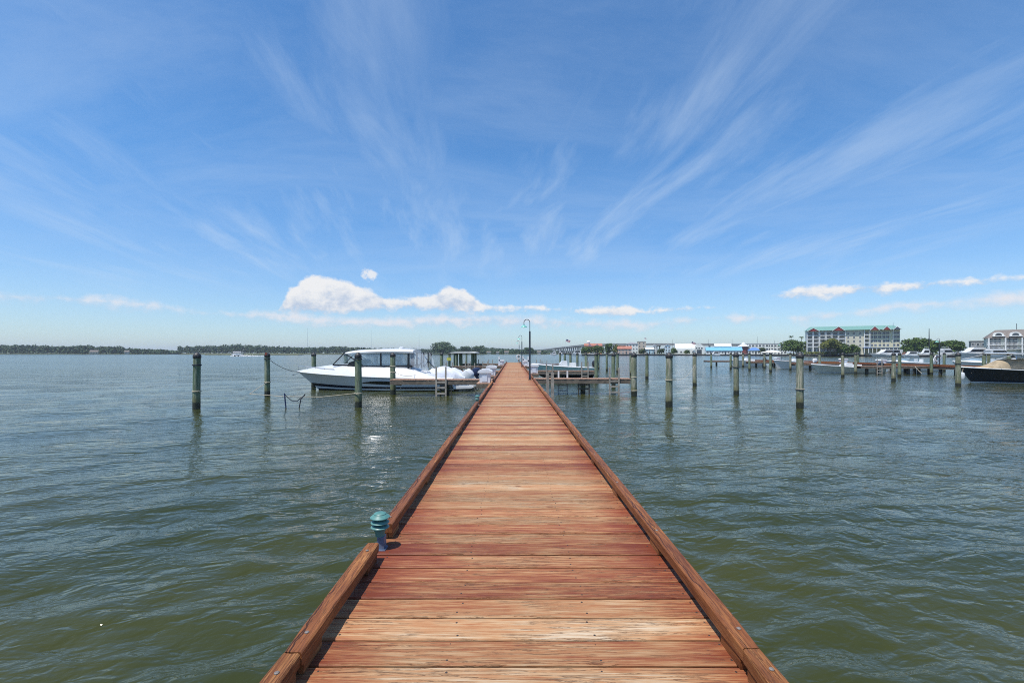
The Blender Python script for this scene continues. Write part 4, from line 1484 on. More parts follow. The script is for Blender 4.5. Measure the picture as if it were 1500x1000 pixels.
# ------------------------------------------------------------------ foliage
def leaf_cloud(lobes, n, size, rng):
    """quads scattered through ellipsoid lobes (centre, radii), denser towards the skin"""
    vs = []
    tot = sum(l[1][0] * l[1][2] for l in lobes)
    for c, rad in lobes:
        k = max(8, int(n * rad[0] * rad[2] / tot))
        u = rng.normal(size=(k, 3))
        u /= np.linalg.norm(u, axis=1)[:, None]
        u[:, 2] = np.where(u[:, 2] < -0.45, -u[:, 2], u[:, 2])
        q = rng.uniform(0.35, 1.05, k) ** 0.5
        bump = 1 + 0.16 * np.sin(u[:, 0] * 7 + c[0]) * np.sin(u[:, 2] * 6 + c[1]) + 0.12 * np.sin(u[:, 1] * 9)
        p = np.array(c) + u * np.array(rad) * (q * bump)[:, None]
        nrm = u + rng.normal(scale=0.6, size=(k, 3))
        nrm /= np.linalg.norm(nrm, axis=1)[:, None]
        ref = rng.normal(size=(k, 3))
        a = np.cross(nrm, ref)
        a /= np.linalg.norm(a, axis=1)[:, None]
        b = np.cross(nrm, a)
        s = size * rng.uniform(0.55, 1.3, k)[:, None]
        quad = np.stack([p - a * s - b * s * .6, p + a * s - b * s * .5, p + a * s * .7 + b * s * .7, p - a * s * .6 + b * s * .6], 1)
        vs.append(quad)
    V = np.concatenate(vs).reshape(-1, 3)
    return V


def leaf_mesh(name, V, mat):
    n = len(V) // 4
    me = bpy.data.meshes.new(name)
    me.vertices.add(len(V))
    me.vertices.foreach_set('co', V.astype(np.float32).ravel())
    me.loops.add(len(V))
    me.loops.foreach_set('vertex_index', np.arange(len(V), dtype=np.int32))
    me.polygons.add(n)
    me.polygons.foreach_set('loop_start', np.arange(0, len(V), 4, dtype=np.int32))
    me.update(calc_edges=True)
    me.materials.append(mat)
    return me


M_LEAF = mat_foliage('broadleaf_green', (0.040, 0.085, 0.018), (0.085, 0.150, 0.032), (0.13, 0.16, 0.04))
M_LEAFY = mat_foliage('yellow_green_leaf', (0.090, 0.120, 0.025), (0.160, 0.180, 0.045), (0.20, 0.19, 0.05))
M_LEAFD = mat_foliage('far_wood_green', (0.040, 0.078, 0.038), (0.075, 0.120, 0.052), (0.090, 0.120, 0.055))
M_PALM = mat_foliage('palm_green', (0.030, 0.060, 0.030), (0.060, 0.095, 0.040))
M_BARK = pm('bark', (0.12, 0.095, 0.07), 0.9, 0.3, 3.0)


def tree(x0, x1, ytop, d, label, mat=M_LEAF, n=2600, size=0.42, group=None, base=1.15, name='tree', lobes_n=16, clear=0.0):
    cx, w = PX((x0 + x1) / 2, d), (x1 - x0) / F * d
    top = PZ(ytop, d)
    h = top - base
    t = thing(name, label, 'tree', (cx, d, base), group=group)
    rng = np.random.default_rng(int(x0 * 7 + d))
    lobes = [((0, 0, h * .60), (w * .32, w * .32, h * .36)), ((-w * .22, 0, h * (.34 + clear * .6)), (w * .26, w * .26, h * .27)), ((w * .22, 0, h * (.36 + clear * .6)), (w * .26, w * .26, h * .28))]
    for k in range(lobes_n):
        a = rng.uniform(0, 2 * PI)
        rr = rng.uniform(.12, .36) * w
        z = h * rng.uniform(clear + .16, .84)
        s = rng.uniform(.13, .22)
        lobes.append(((rr * math.cos(a), rr * math.sin(a), min(z, h * (1 - s * .9))), (w * s, w * s, h * s * rng.uniform(.8, 1.15))))
    link('crown', leaf_mesh('crown', leaf_cloud(lobes, n, size, rng), mat), t)
    tr = MB().tube([(0, 0, -.3), (0.1, 0, h * .25), (-.05, .1, h * .5), (.1, 0, h * .75)], [h * .035, h * .026, h * .018, h * .006], 8)
    for k in range(4):
        a = rng.uniform(0, 6.28)
        tr.tube([(0, 0, h * .28), (w * .12 * math.cos(a), w * .12 * math.sin(a), h * .42), (w * .27 * math.cos(a), w * .27 * math.sin(a), h * .6)], [h * .014, h * .010, h * .004], 6)
    tr.build('trunk', M_BARK, t, smooth=True)
    return t


def woods(name, label, spans, mat=M_LEAFD, size=1.0, leaves=170):
    """a far wood reading as one mass: many crowns in one object"""
    rng = np.random.default_rng(len(label) * 13)
    out = []
    for (x0, x1, y0, y1, d, spread) in spans:
        W_ = (x1 - x0) / F * d
        k = int(W_ / 2.6)
        for i in range(k):
            f = (i + rng.uniform(0, 1)) / k
            dd = d + rng.uniform(0, spread)
            x = PX(x0 + (x1 - x0) * f, dd)
            ht = (PZ(y0 + (y1 - y0) * f, dd) - 0.6) * rng.uniform(0.80, 1.03)
            r = rng.uniform(3.2, 5.6)
            lob = [((x, dd, .6 + ht * .70), (r, r, ht * .30)), ((x + rng.uniform(-2, 2), dd - 1.5, .6 + ht * .42), (r * 1.1, r, ht * .34)), ((x + rng.uniform(-3, 3), dd - 2.5, .6 + ht * .20), (r * 1.2, r, ht * .22))]
            out.append(leaf_cloud(lob, leaves, size, rng))
    V = np.concatenate(out)
    o = link(name, leaf_mesh(name, V, mat), None, kind='stuff')
    return tag(o, label, 'woods')


woods('distant_woods', 'long dark green wood on the far bank beyond the open water', [(-120, 45, 504, 505, 662, 30), (40, 120, 504, 508, 662, 30), (120, 180, 508, 507, 662, 30), (100, 135, 506, 505, 664, 20), (175, 245, 509, 512, 668, 30), (235, 265, 513, 513, 720, 30)])
woods('distant_woods', 'wood behind the marsh between the far bank and the cruiser', [(262, 350, 507, 504, 775, 40), (345, 442, 504, 508, 775, 40), (440, 500, 509, 507, 800, 40), (498, 560, 507, 510, 850, 40)])
woods('distant_woods', 'low hazy wood along the far shore beyond the pier end', [(555, 640, 509, 511, 960, 60), (660, 720, 510, 509, 960, 60), (700, 780, 508, 512, 980, 80), (770, 860, 512, 514, 1050, 80)], leaves=150)
tree(628, 668, 499, 620, 'large round dark tree on the far shore behind the cruiser stern', M_LEAFD, 2600, 0.8, base=.6)
tree(672, 690, 507, 640, 'small round tree beside the large tree on the far shore', M_LEAFD, 1100, 0.75, base=.6)
tree(688, 712, 506, 640, 'broad low tree on the far shore above the canopy', M_LEAFD, 1300, 0.75, base=.6)
tree(768, 784, 508.5, 640, 'dark rounded tree on the far shore right behind the near lamp', M_LEAFD, 1100, 0.75, base=.6)
woods('distant_woods', 'thin line of low trees on the far spit straight beyond the pier end', [(640, 712, 511.5, 512.5, 640, 20), (712, 770, 512, 511.5, 650, 20), (764, 800, 511.5, 513.5, 650, 20)], leaves=120, size=.8)
o = flat_land('far_spit', [(600, 560), (720, 590), (800, 600), (860, 560), (880, 640), (780, 700), (620, 700)], 0.6, M_LAND)

# ------------------------------------------------------------------ buildings
M_WIN = pm('window_glass_dark', (0.035, 0.045, 0.06), 0.12, 0.3, 0.6, spec=0.8)
M_TRIM = pm('white_trim', (0.74, 0.74, 0.71), 0.6, 0.05)
WALLC = {}


def wallm(name, c, r=0.75):
    return pm(name, c, r, 0.07, 0.4)


WIN_CACHE = {}


def win(parent, x, y, z, w, h, frame=True):
    """window standing in the front (-y) wall: dark pane with a proud frame"""
    key = (round(w, 2), round(h, 2))
    if key not in WIN_CACHE:
        a = MB().box((0, -.03, 0), (w, 0.10, h)).mesh('window', M_WIN)
        fr = MB()
        for s in (-1, 1):
            fr.box((s * (w / 2 + .05), -.04, 0), (.10, .16, h + .2))
            fr.box((0, -.04, s * (h / 2 + .05)), (w - .004, .16, .10))
        fr.box((0, -.06, 0), (.06, .09, h - .01))
        WIN_CACHE[key] = (a, fr.mesh('frame', M_TRIM))
    a, b = WIN_CACHE[key]
    o = link('window', a, parent, (x, y, z))
    if frame:
        link('frame', b, o, (0, 0, 0))
    return o


def house(name, label, x0, x1, ytop, yeave, d, wall, roofm, kind='gable', depth=10, floors=2, cols=3, cat='building', base=1.15, door=True, group=None, ww=1.0):
    """simple town building: kind gable (ridge left-right), front (gable to the water), flat, hip"""
    cx, w = PX((x0 + x1) / 2, d), (x1 - x0) / F * d
    zt, ze = PZ(ytop, d) - base, PZ(yeave, d) - base
    t = thing(name, label, cat, (cx, d, base), -0.85 * math.atan2(cx, d), group=group)
    w *= 0.97
    MB().box((0, depth / 2, ze / 2 - .1), (w, depth, ze + .2)).build('wall', wall, t)
    o = .45
    if kind == 'gable':
        MB().prism([(-o, ze - .1), (depth / 2, zt), (depth + o, ze - .1), (depth + o, ze + .12), (depth / 2, zt + .25), (-o, ze + .12)], -w / 2 - o, w / 2 + o, 'x').build('roof', roofm, t)
        MB().prism([(0, ze), (depth / 2, zt), (depth, ze)], -w / 2, w / 2, 'x').build('gable_wall', wall, t)
    elif kind == 'front':
        MB().prism([(-w / 2 - o, ze - .1), (0, zt), (w / 2 + o, ze - .1), (w / 2 + o, ze + .15), (0, zt + .3), (-w / 2 - o, ze + .15)], -o, depth + o).build('roof', roofm, t)
        MB().prism([(-w / 2, ze), (0, zt), (w / 2, ze)], 0, depth).build('gable_wall', wall, t)
    elif kind == 'hip':
        a, b, r = w / 2 + o, depth + o, min(w, depth) * .42
        MB().add([(-a, -o, ze), (a, -o, ze), (a, b, ze), (-a, b, ze), (-a + r, depth / 2, zt), (a - r, depth / 2, zt)], [(0, 1, 5, 4), (1, 2, 5), (2, 3, 4, 5), (3, 0, 4), (3, 2, 1, 0)]).build('roof', roofm, t)
    else:
        MB().box((0, depth / 2, ze + .2), (w + .3, depth + .3, .4)).build('roof', roofm, t)
    fh = ze / floors
    for f in range(floors):
        for c in range(cols):
            if door and f == 0 and c == cols // 2:
                dr = MB().box((0, -.04, 1.05), (1.2, .1, 2.1)).build('door', M_WIN, t, loc=(-w / 2 + w * (c + .5) / cols, 0, 0))
                continue
            win(t, -w / 2 + w * (c + .5) / cols, 0, fh * (f + .55), min(ww, w / cols * .6), min(1.3, fh * .5))
    return t


# ---- the waterfront hotel
DH = 300.0
hb = 1.15
hx0, hx1 = PX(1182.5, DH), PX(1319, DH)
HR = R(-27)
ht = thing('hotel', 'cream five storey waterfront hotel with green roof, red gables and balconies', 'hotel', (hx0, DH, hb), HR)
M_CREAM = wallm('cream_stucco', (0.62, 0.58, 0.45))
M_CREAM2 = wallm('pale_yellow_stucco', (0.64, 0.57, 0.36))
M_WHITEW = wallm('white_siding', (0.72, 0.72, 0.68))
M_GREENR = pm('green_metal_roof', (0.16, 0.31, 0.26), 0.5, 0.08, 0.5, (6, 1, 1))
M_REDG = pm('red_gable', (0.30, 0.035, 0.03), 0.6, 0.1)
k_ = DH / F
def HX(px):
    """distance along the turned facade at which a sight line meets it"""
    k = (px - VX) / F
    return (k * DH - hx0) / (math.cos(HR) - k * math.sin(HR))
def HZ(py):
    return PZ(py, 0.955 * DH) - hb
HW = HX(1319)
eave, ridge = HZ(483), HZ(476.5)
MB().box((HX(1237.5) / 2, 6, eave / 2), (HX(1237.5) - 0, 10, eave)).build('wall', M_WHITEW, ht)
MB().box(((HX(1238) + HX(1266)) / 2, 5.5, eave / 2), (HX(1266) - HX(1238), 11.0, eave)).build('wall', M_CREAM, ht)
MB().box(((HX(1266.3) + HW) / 2, 6, eave / 2), (HW - HX(1266.3), 10, eave)).build('wall', M_CREAM2, ht)
o = .6
rf = MB().add([(-o, -o - .9, eave), (HW + o, -o - .9, eave), (HW + o, 12 + o, eave), (-o, 12 + o, eave), (2, 6, ridge), (HW - 2, 6, ridge)], [(0, 1, 5, 4), (1, 2, 5), (2, 3, 4, 5), (3, 0, 4), (3, 2, 1, 0)]).build('roof', M_GREENR, ht)
for gx0, gx1, yt, mt in ((1183, 1199, 479.5, M_REDG), (1219.5, 1236, 478, M_REDG), (1275, 1286, 478.5, M_REDG), (1293, 1303, 478.8, M_REDG), (1308, 1318.5, 479.6, pm('slate_gable', (0.10, 0.11, 0.14), 0.6))):
    a, b, z = HX(gx0), HX(gx1), HZ(yt)
    e0 = HZ(483.6)
    g_ = MB().prism([(a - .3, e0 + .1), ((a + b) / 2, z + .15), (b + .3, e0 + .1)], -1.6, 6.0).build('gable_roof', M_GREENR, ht)
    MB().prism([(a, e0), ((a + b) / 2, z), (b, e0)], -1.75, -1.5).build('gable_face', mt, g_)
    for (p, q) in (((a - .4, e0 - .1), ((a + b) / 2, z + .15)), ((b + .4, e0 - .1), ((a + b) / 2, z + .15))):
        MB().bar((p[0], -1.85, p[1]), (q[0], -1.85, q[1]), .3, .25).build('barge_board', M_TRIM, g_)
fl = [HZ(v) for v in (488.0, 493.6, 499.4, 505.3)]
fp = (fl[0] - fl[3]) / 3
bal_cols = [(1183, 1190.5), (1191.5, 1199), (1201.5, 1209), (1210.5, 1218), (1219.5, 1227.5), (1229, 1237), (1267, 1273)]
slab_me, rail_me = {}, {}
for (a_, b_) in bal_cols:
    a, b = HX(a_), HX(b_)
    w = round(b - a, 2)
    for zc in fl:
        if w not in slab_me:
            slab_me[w] = MB().box((0, 0, 0), (w + .5, 1.6, .28)).mesh('balcony_slab', M_TRIM)
            rl = MB().box((0, -.7, .55), (w, .06, .08))
            for q in range(int(w / .35)):
                rl.box((-w / 2 + .2 + q * .35, -.7, .28), (.06, .05, .52))
            rail_me[w] = rl.mesh('railing', M_TRIM)
        bl_ = link('balcony', slab_me[w], ht, ((a + b) / 2, .25, zc - fp / 2 + .1))
        link('railing', rail_me[w], bl_, (0, 0, .15))
        win(ht, (a + b) / 2, .98 if a_ < 1260 else .98, zc + .05, w * .72, fp * .62, False)
    for xx in (a - .35, b + .35):
        MB().box((xx, -.42 if a_ < 1260 else -.43, eave / 2), (.42, .42, eave - .05)).build('balcony_column', M_TRIM, ht)
for xx in (1242.5, 1251, 1260):
    for zc in fl:
        win(ht, HX(xx), 0, zc, 0.9, 1.25)
for xx in (1277.5, 1283.0, 1289.3, 1295.5, 1301, 1310.5, 1316):
    for i, zc in enumerate(fl):
        win(ht, HX(xx), 1, zc, 1.55 if i < 3 else 1.1, 1.6 if i < 2 else 1.25)
for xx in range(1186, 1236, 7):
    win(ht, HX(xx), 1, HZ(512.5), 1.9, 1.5)
MB().box((HX(1291), -1.5, HZ(509.5)), (HX(1318) - HX(1262), 5.2, .3)).build('terrace_roof', pm('blue_awning', (0.07, 0.14, 0.30), 0.7), ht)
for xx in range(1264, 1319, 6):
    MB().box((HX(xx), -3.9, HZ(513)), (.3, .3, HZ(509.7) - HZ(517.5))).build('terrace_post', M_TRIM, ht)
hed = link('hedge', leaf_mesh('hedge', leaf_cloud([((PX(x, 293), 293, 1.9), (2.6, 1.0, 1.1)) for x in range(1183, 1262, 4)], 2600, .35, np.random.default_rng(4)), M_LEAFY), None)
tag(hed, 'clipped yellow green hedge along the hotel waterfront', 'hedge')

# ---- shingled condominium at the right edge
DR = 232.0
rx0 = PX(1447, DR)
CR = R(-40)
cb = thing('condominium', 'pale condominium with grey brown roof, arched dormers and white balconies', 'building', (rx0, DR, 1.15), CR)
def CX(px):
    k = (px - VX) / F
    return (k * DR - rx0) / (math.cos(CR) - k * math.sin(CR))
def CZ(py):
    return PZ(py, DR) - 1.15
CW = CX(1560)
M_PALEG = wallm('pale_sage_siding', (0.56, 0.58, 0.50))
M_SHING = pm('grey_brown_shingles', (0.17, 0.145, 0.125), 0.85, 0.2, 1.0)
MB().box((CW / 2, 7.5, CZ(495) / 2), (CW, 13, CZ(495))).build('wall', M_PALEG, cb)
MB().add([(-.6, -.4, CZ(495)), (CW, -.4, CZ(495)), (CW, 15, CZ(495)), (-.6, 15, CZ(495)), (3.4, 7, CZ(483)), (CW, 7, CZ(482.2))], [(0, 1, 5, 4), (1, 2, 5), (2, 3, 4, 5), (3, 0, 4), (3, 2, 1, 0)]).build('roof', M_SHING, cb)
for dxp in (1463, 1488, 1513, 1538):
    x, z, r = CX(dxp), CZ(492), 2.0
    arc = [(x - r, z - .3)] + [(x + r * math.cos(a), z + r * .95 * math.sin(a)) for a in np.linspace(PI, 0, 11)] + [(x + r, z - .3)]
    dm = MB().prism(arc, .3, 5.0).build('dormer', M_WHITEW, cb, smooth=False)
    arc2 = [(x + r * .62 * math.cos(a), z + .1 + r * .62 * math.sin(a)) for a in np.linspace(PI, 0, 9)]
    MB().prism(arc2, .24, .34).build('arched_pane', M_WIN, dm)
    MB().prism([(x - r * 1.15, z - .35), (x + r * 1.15, z - .35), (x + r * 1.15, z - .05), (x - r * 1.15, z - .05)], -.5, .6).build('dormer_balcony', M_TRIM, dm)
for i, yy in enumerate((496.8, 502.3, 508.5)):
    for q in range(9):
        win(cb, CX(1452.5 + q * 5.4 + (q // 3) * 8.0), 1.0, CZ(yy), 1.5, 1.25 if i == 0 else 1.55)
    if i:
        for q in range(3):
            bx = CX(1457.5 + q * 24.5)
            b_ = MB().box((bx, .1, CZ(yy + 2.9)), (5.9, 1.9, .22)).build('balcony', M_TRIM, cb)
            rl = MB().box((bx, -.75, CZ(yy + 2.9) + 1.0), (5.9, .08, .1))
            for k in range(14):
                rl.box((bx - 2.8 + k * .43, -.75, CZ(yy + 2.9) + .55), (.07, .06, .82))
            rl.build('railing', M_TRIM, b_)
for q in range(4):
    MB().box((CX(1448.2 + q * 24.5), -.2, CZ(495) / 2), (.5, 1.2, CZ(495.2))).build('corner_pier', M_TRIM, cb)
MB().tube([(CX(1493.5), 7, CZ(483)), (CX(1493.5), 7, CZ(474))], .12, 6).build('roof_mast', M_DARK, cb)
house('boathouse', 'plain grey shed with flat roof between the trees and the condominium', 1426, 1446, 499, 500, 262, wallm('grey_siding', (0.25, 0.25, 0.24)), M_SHING, 'flat', 8, 2, 4)
house('restaurant_pavilion', 'low brick pavilion with green hipped roof right of the hotel', 1322, 1338, 505.5, 510, 276, wallm('brick_red_wall', (0.28, 0.12, 0.08)), M_GREENR, 'hip', 9, 1, 4)

# ---- town front beyond the empty slips
DT = 402.0
M_TERRA = pm('terracotta_roof', (0.36, 0.15, 0.10), 0.8, 0.15, 0.5)
M_GREYR = pm('grey_roof', (0.27, 0.27, 0.28), 0.8, 0.12, 0.5)
M_WHITER = pm('white_metal_roof', (0.72, 0.73, 0.74), 0.5, 0.05, 0.5)
M_BLUER = pm('bright_blue_roof', (0.16, 0.40, 0.58), 0.5, 0.08, 0.5)
ob_ = house('orange_hall', 'orange stucco building with gabled roof and white cupola behind dark trees', 856, 882, 503, 506.5, 420, wallm('orange_stucco', (0.62, 0.32, 0.13)), M_TERRA, 'gable', 14, 2, 5)
MB().lathe([(1.5, 0), (1.5, 1.6), (1.9, 1.7), (1.2, 2.7), (.1, 3.1)], 12, (-4.2, 7, PZ(503.4, 427) - 1.15)).build('cupola', M_TRIM, ob_, smooth=True)
for q in (-3.2, 3.6):
    zq = PZ(506.5, 420) - 1.15
    MB().prism([(q - 2.2, zq - .4), (q, zq + 2.0), (q + 2.2, zq - .4)], -.9, 3).build('dormer_gable', pm('mauve_gable', (0.35, 0.20, 0.24), 0.7), ob_)
house('pink_house', 'pinkish house with brown gabled roof among the town trees', 905, 925, 507, 511, 398, wallm('pink_stucco', (0.50, 0.36, 0.30)), M_TERRA, 'gable', 9, 2, 4)
house('white_house', 'tall white house with rooftop deck behind the finger end piling', 917, 935, 501, 503.5, 415, M_WHITEW, M_GREYR, 'hip', 11, 3, 4)
house('beige_block', 'plain beige flat roofed block beside the tall white house', 934, 946, 500, 500.3, 428, wallm('beige_stucco', (0.50, 0.42, 0.33)), M_QUAY, 'flat', 12, 4, 2)
house('blue_cottage', 'low pale blue and white waterfront building with a small tower', 946, 957, 509, 511.5, 400, wallm('pale_blue_siding', (0.45, 0.62, 0.70)), M_WHITER, 'gable', 8, 2, 3)
house('white_tower', 'slim white tower house beside the pale blue building', 956.5, 961.5, 504.5, 507, 404, M_WHITEW, M_WHITER, 'front', 5, 3, 1)
house('blue_tower', 'slim pale blue tower house before the bridge', 974, 982, 504.5, 507, 404, wallm('ice_blue_siding', (0.56, 0.68, 0.76)), M_WHITER, 'front', 6, 3, 2)
def quonset(name, label, x0, x1, ytop, d, depth, along):
    cx, w = PX((x0 + x1) / 2, d), (x1 - x0) / F * d
    h = PZ(ytop, d) - 1.15
    t = thing(name, label, 'building', (cx, d, 1.15), -0.8 * math.atan2(cx, d))
    hs = h * .45
    if along:
        arc = [(0, 0), (0, hs)] + [(depth / 2 - depth / 2 * math.cos(a), hs + (h - hs) * math.sin(a)) for a in np.linspace(0.15, PI - .15, 11)] + [(depth, hs), (depth, 0)]
        MB().prism(arc, -w / 2, w / 2, 'x').build('shell', M_WHITEW, t, smooth=True)
        for q in range(5):
            win(t, -w / 2 + w * (q + .5) / 5, 0, 2.0, 1.3, 1.3)
    else:
        arc = [(-w / 2, 0), (-w / 2, hs)] + [(-w / 2 * math.cos(a), hs + (h - hs) * math.sin(a)) for a in np.linspace(0.15, PI - .15, 11)] + [(w / 2, hs), (w / 2, 0)]
        MB().prism(arc, 0, depth).build('shell', M_WHITEW, t)
        MB().box((0, -.05, hs * .5), (w * .5, .12, hs * .9)).build('door', M_WIN, t)
        for q in (-1, 0, 1):
            win(t, q * w * .26, 0, hs + 1.2, 1.3, 1.1)
    return t
quonset('boat_hall', 'long white barrel roofed hall on the town shore', 990, 1017, 503, 398, 18, True)
quonset('boat_hall', 'white arched hall front with dark door beside the long barrel hall', 1017.3, 1031, 503.2, 396, 16, False)
house('fish_market', 'long low building with bright blue roof on the town shore', 1036, 1085, 508.5, 513.5, 366, M_WHITEW, M_BLUER, 'gable', 12, 1, 12)
house('market_hall', 'white roofed hall rising behind the bright blue roof', 1048, 1070, 503.5, 507, 386, M_WHITEW, M_WHITER, 'gable', 10, 2, 6)
gz = thing('bandstand', 'round bandstand with red walls and white pointed roof on the town shore', 'bandstand', (PX(1089, 372), 372, 1.15))
MB().lathe([(3.4, 0), (3.4, PZ(507.5, 372) - 1.15)], 12).build('wall', wallm('dull_red_wall', (0.24, 0.07, 0.06)), gz)
MB().lathe([(4.4, PZ(507.6, 372) - 1.15), (4.4, PZ(507, 372) - 1.15), (1.4, PZ(503.8, 372) - 1.15), (1.4, PZ(502.8, 372) - 1.15), (.1, PZ(501.2, 372) - 1.15)], 12).build('roof', M_WHITER, gz)
house('blue_kiosk', 'small kiosk with deep blue roof beside the bandstand', 1097, 1113, 509, 513, 352, M_WHITEW, pm('deep_blue_roof', (0.10, 0.22, 0.48), 0.5), 'hip', 7, 1, 4)
for i, (a, b) in enumerate(((1097, 1124.5), (1125.5, 1151))):
    hc = house('apartment_row', ['white apartment row with dark glazing behind the blue kiosk', 'white apartment row with dark glazing behind the tent'][i], a, b, 503.5, 503.9, 368 + i * 3, M_WHITEW, M_GREYR, 'flat', 9, 3, 6, ww=2.1)
tn = thing('white_tent', 'white peaked event tent on the shore in front of the apartments', 'tent', (PX(1135, 336), 336, 1.15))
w = (1149 - 1121) / F * 336
zt, ze = PZ(511.7, 336) - 1.15, PZ(516.2, 336) - 1.15
MB().add([(-w / 2, 0, ze), (w / 2, 0, ze), (w / 2, 8, ze), (-w / 2, 8, ze), (-w * .16, 4, ze + (zt - ze) * .62), (w * .16, 4, ze + (zt - ze) * .62), (0, 4, zt)], [(0, 1, 5, 4), (1, 2, 5), (2, 3, 4, 5), (3, 0, 4), (4, 5, 6)]).build('canopy', pm('tent_fabric', (0.76, 0.76, 0.74), 0.7, 0.04), tn)
for x in (-w / 2 + .1, -w / 6, w / 6, w / 2 - .1):
    for y in (.1, 7.9):
        MB().box((x, y, ze / 2), (.15, .15, ze)).build('tent_pole', M_TRIM, tn)

# ---- trees of the town
tree(1142, 1183, 497.5, 312, 'large dense dark green tree left of the hotel', M_LEAF, 5200, .40)
tree(1201, 1231, 496, 291, 'yellow green spreading tree in front of the hotel', M_LEAFY, 3600, .36, clear=.3)
tree(1226, 1243, 502.5, 290, 'dark rounded tree before the hotel centre', M_LEAF, 2600, .34)
tree(1240, 1259, 503.5, 289, 'low spreading green tree at the hotel terrace', M_LEAF, 2600, .34)
tree(849, 868, 507.5, 399, 'dark green tree before the orange building', M_LEAF, 1500, .5)
tree(866, 886, 506.5, 399, 'rounded tree at the right end of the orange building', M_LEAF, 1500, .5)
tree(885, 898, 503, 405, 'tall dark green tree right of the orange building', M_LEAF, 1500, .5)
tree(896, 911, 504.5, 405, 'bright green tree next to the pink house', M_LEAFY, 1500, .5)
tree(1320, 1345, 497, 268, 'dark tree right of the hotel behind the pavilion', M_LEAF, 2600, .4)
tree(1338, 1364, 493.5, 280, 'tall round headed tree behind the yachts', M_LEAF, 3000, .42)
tree(1355, 1378, 498, 266, 'bushy tree between the utility pole and the gooseneck lamp', M_LEAF, 2400, .4)
tree(1376, 1413, 497.5, 264, 'broad low dark green tree before the grey shed', M_LEAF, 4200, .4)
tree(935, 947, 511, 397, 'small palm green bush at the beige block', M_PALM, 600, .45)
tree(962, 974, 510, 398, 'low tree between the two slim tower houses', M_PALM, 700, .45)
tree(982, 992, 509, 394, 'low tree beside the long barrel hall', M_LEAF, 700, .45)
tree(1002, 1011, 512, 393, 'small bush in front of the long barrel hall', M_LEAF, 500, .4)
tree(1112, 1123, 508.5, 346, 'grey green bush left of the white tent', M_PALM, 700, .4)


def palm(px, ytop, d, label):
    h = PZ(ytop, d) - 1.15
    t = thing('palm_tree', label, 'palm tree', (PX(px, d), d, 1.15))
    MB().tube([(0, 0, -.3), (.15, 0, h * .5), (.1, 0, h * .93)], [.22, .17, .14], 8).build('trunk', M_BARK, t, smooth=True)
    mb = MB()
    for k in range(16):
        a = 2 * PI * k / 16 + random.uniform(-.2, .2)
        L = random.uniform(1.3, 1.9)
        up = random.uniform(.1, 1.0)
        rws = []
        for i in range(6):
            f = i / 5
            r = L * f
            z = h * .93 + up * math.sin(f * 2.2) * 1.1 - .9 * f * f * (1.4 - up)
            w_ = .28 * math.sin(PI * (f * .85 + .12))
            rws.append([(.1 + r * math.cos(a) - w_ * math.sin(a), r * math.sin(a) + w_ * math.cos(a), z - .12), (.1 + r * math.cos(a), r * math.sin(a), z), (.1 + r * math.cos(a) + w_ * math.sin(a), r * math.sin(a) - w_ * math.cos(a), z - .12)])
        mb.grid(rws)
    mb.build('crown', M_PALM, t)
palm(1158.5, 491, 318, 'palm rising above the dense tree left of the hotel, farther from it')
palm(1174, 492.5, 316, 'palm rising above the dense tree close to the hotel')

# ---- long bridge
br = thing('bridge', 'long grey concrete bridge on many columns behind the town', 'bridge', (0, 0, 0))
bp = [(778, 1750, 513.0), (800, 1350, 511.2), (830, 1000, 507.6), (860, 780, 504.4), (900, 660, 502.9), (950, 600, 502.8), (1010, 560, 502.9), (1070, 540, 503.4), (1140, 530, 504.2)]
P3 = [Vector((PX(x, d), d, PZ(y, d))) for x, d, y in bp]
M_CONC = pm('bridge_concrete', (0.27, 0.27, 0.27), 0.85, 0.12, 0.1)
dk, par = MB(), MB()
for a, b in zip(P3[:-1], P3[1:]):
    n = (b - a).cross(Vector((0, 0, 1))).normalized()
    for (m_, o0, o1, z0, z1) in ((dk, -6, 6, -2.6, -.9), (par, -6.2, -5.8, -.9, 0), (par, 5.8, 6.2, -.9, 0)):
        vs = [p + n * o_ + Vector((0, 0, z)) for p in (a, b) for o_ in (o0, o1) for z in (z0, z1)]
        m_.add(vs, [(0, 1, 3, 2), (4, 6, 7, 5), (0, 4, 5, 1), (2, 3, 7, 6), (0, 2, 6, 4), (1, 5, 7, 3)])
dk.build('deck', M_CONC, br)
par.build('parapet', M_CONC, br)
bm_cache = {}
for a, b in zip(P3[:-1], P3[1:]):
    L = (b - a).length
    k = max(1, int(L / 24))
    n = (b - a).cross(Vector((0, 0, 1))).normalized()
    for i in range(k):
        p = a.lerp(b, (i + .5) / k)
        mb = MB()
        for s in (-3.6, 3.6):
            mb.tube([(p.x + n.x * s, p.y + n.y * s, -1), (p.x + n.x * s, p.y + n.y * s, p.z - 3.6)], .75, 8)
        c = Vector((p.x, p.y, p.z - 3.1))
        mb.box(c, (11, 1.6, 1.1), Matrix.Rotation(math.atan2(n.y, n.x), 3, 'Z'))
        mb.build('column_bent', M_CONC, br)

# ---- poles, flags, masts
def pole(name, px, ytop, d, label, r=.08, base=1.15, cat='pole', mat=None):
    return tag(MB().tube([(0, 0, -.3), (0, 0, (PZ(ytop, d) - base) * .6), (0, 0, PZ(ytop, d) - base)], [r, r * .85, r * .5], 6).build(name, mat or M_DARK, None, loc=(PX(px, d), d, base)), label, cat)


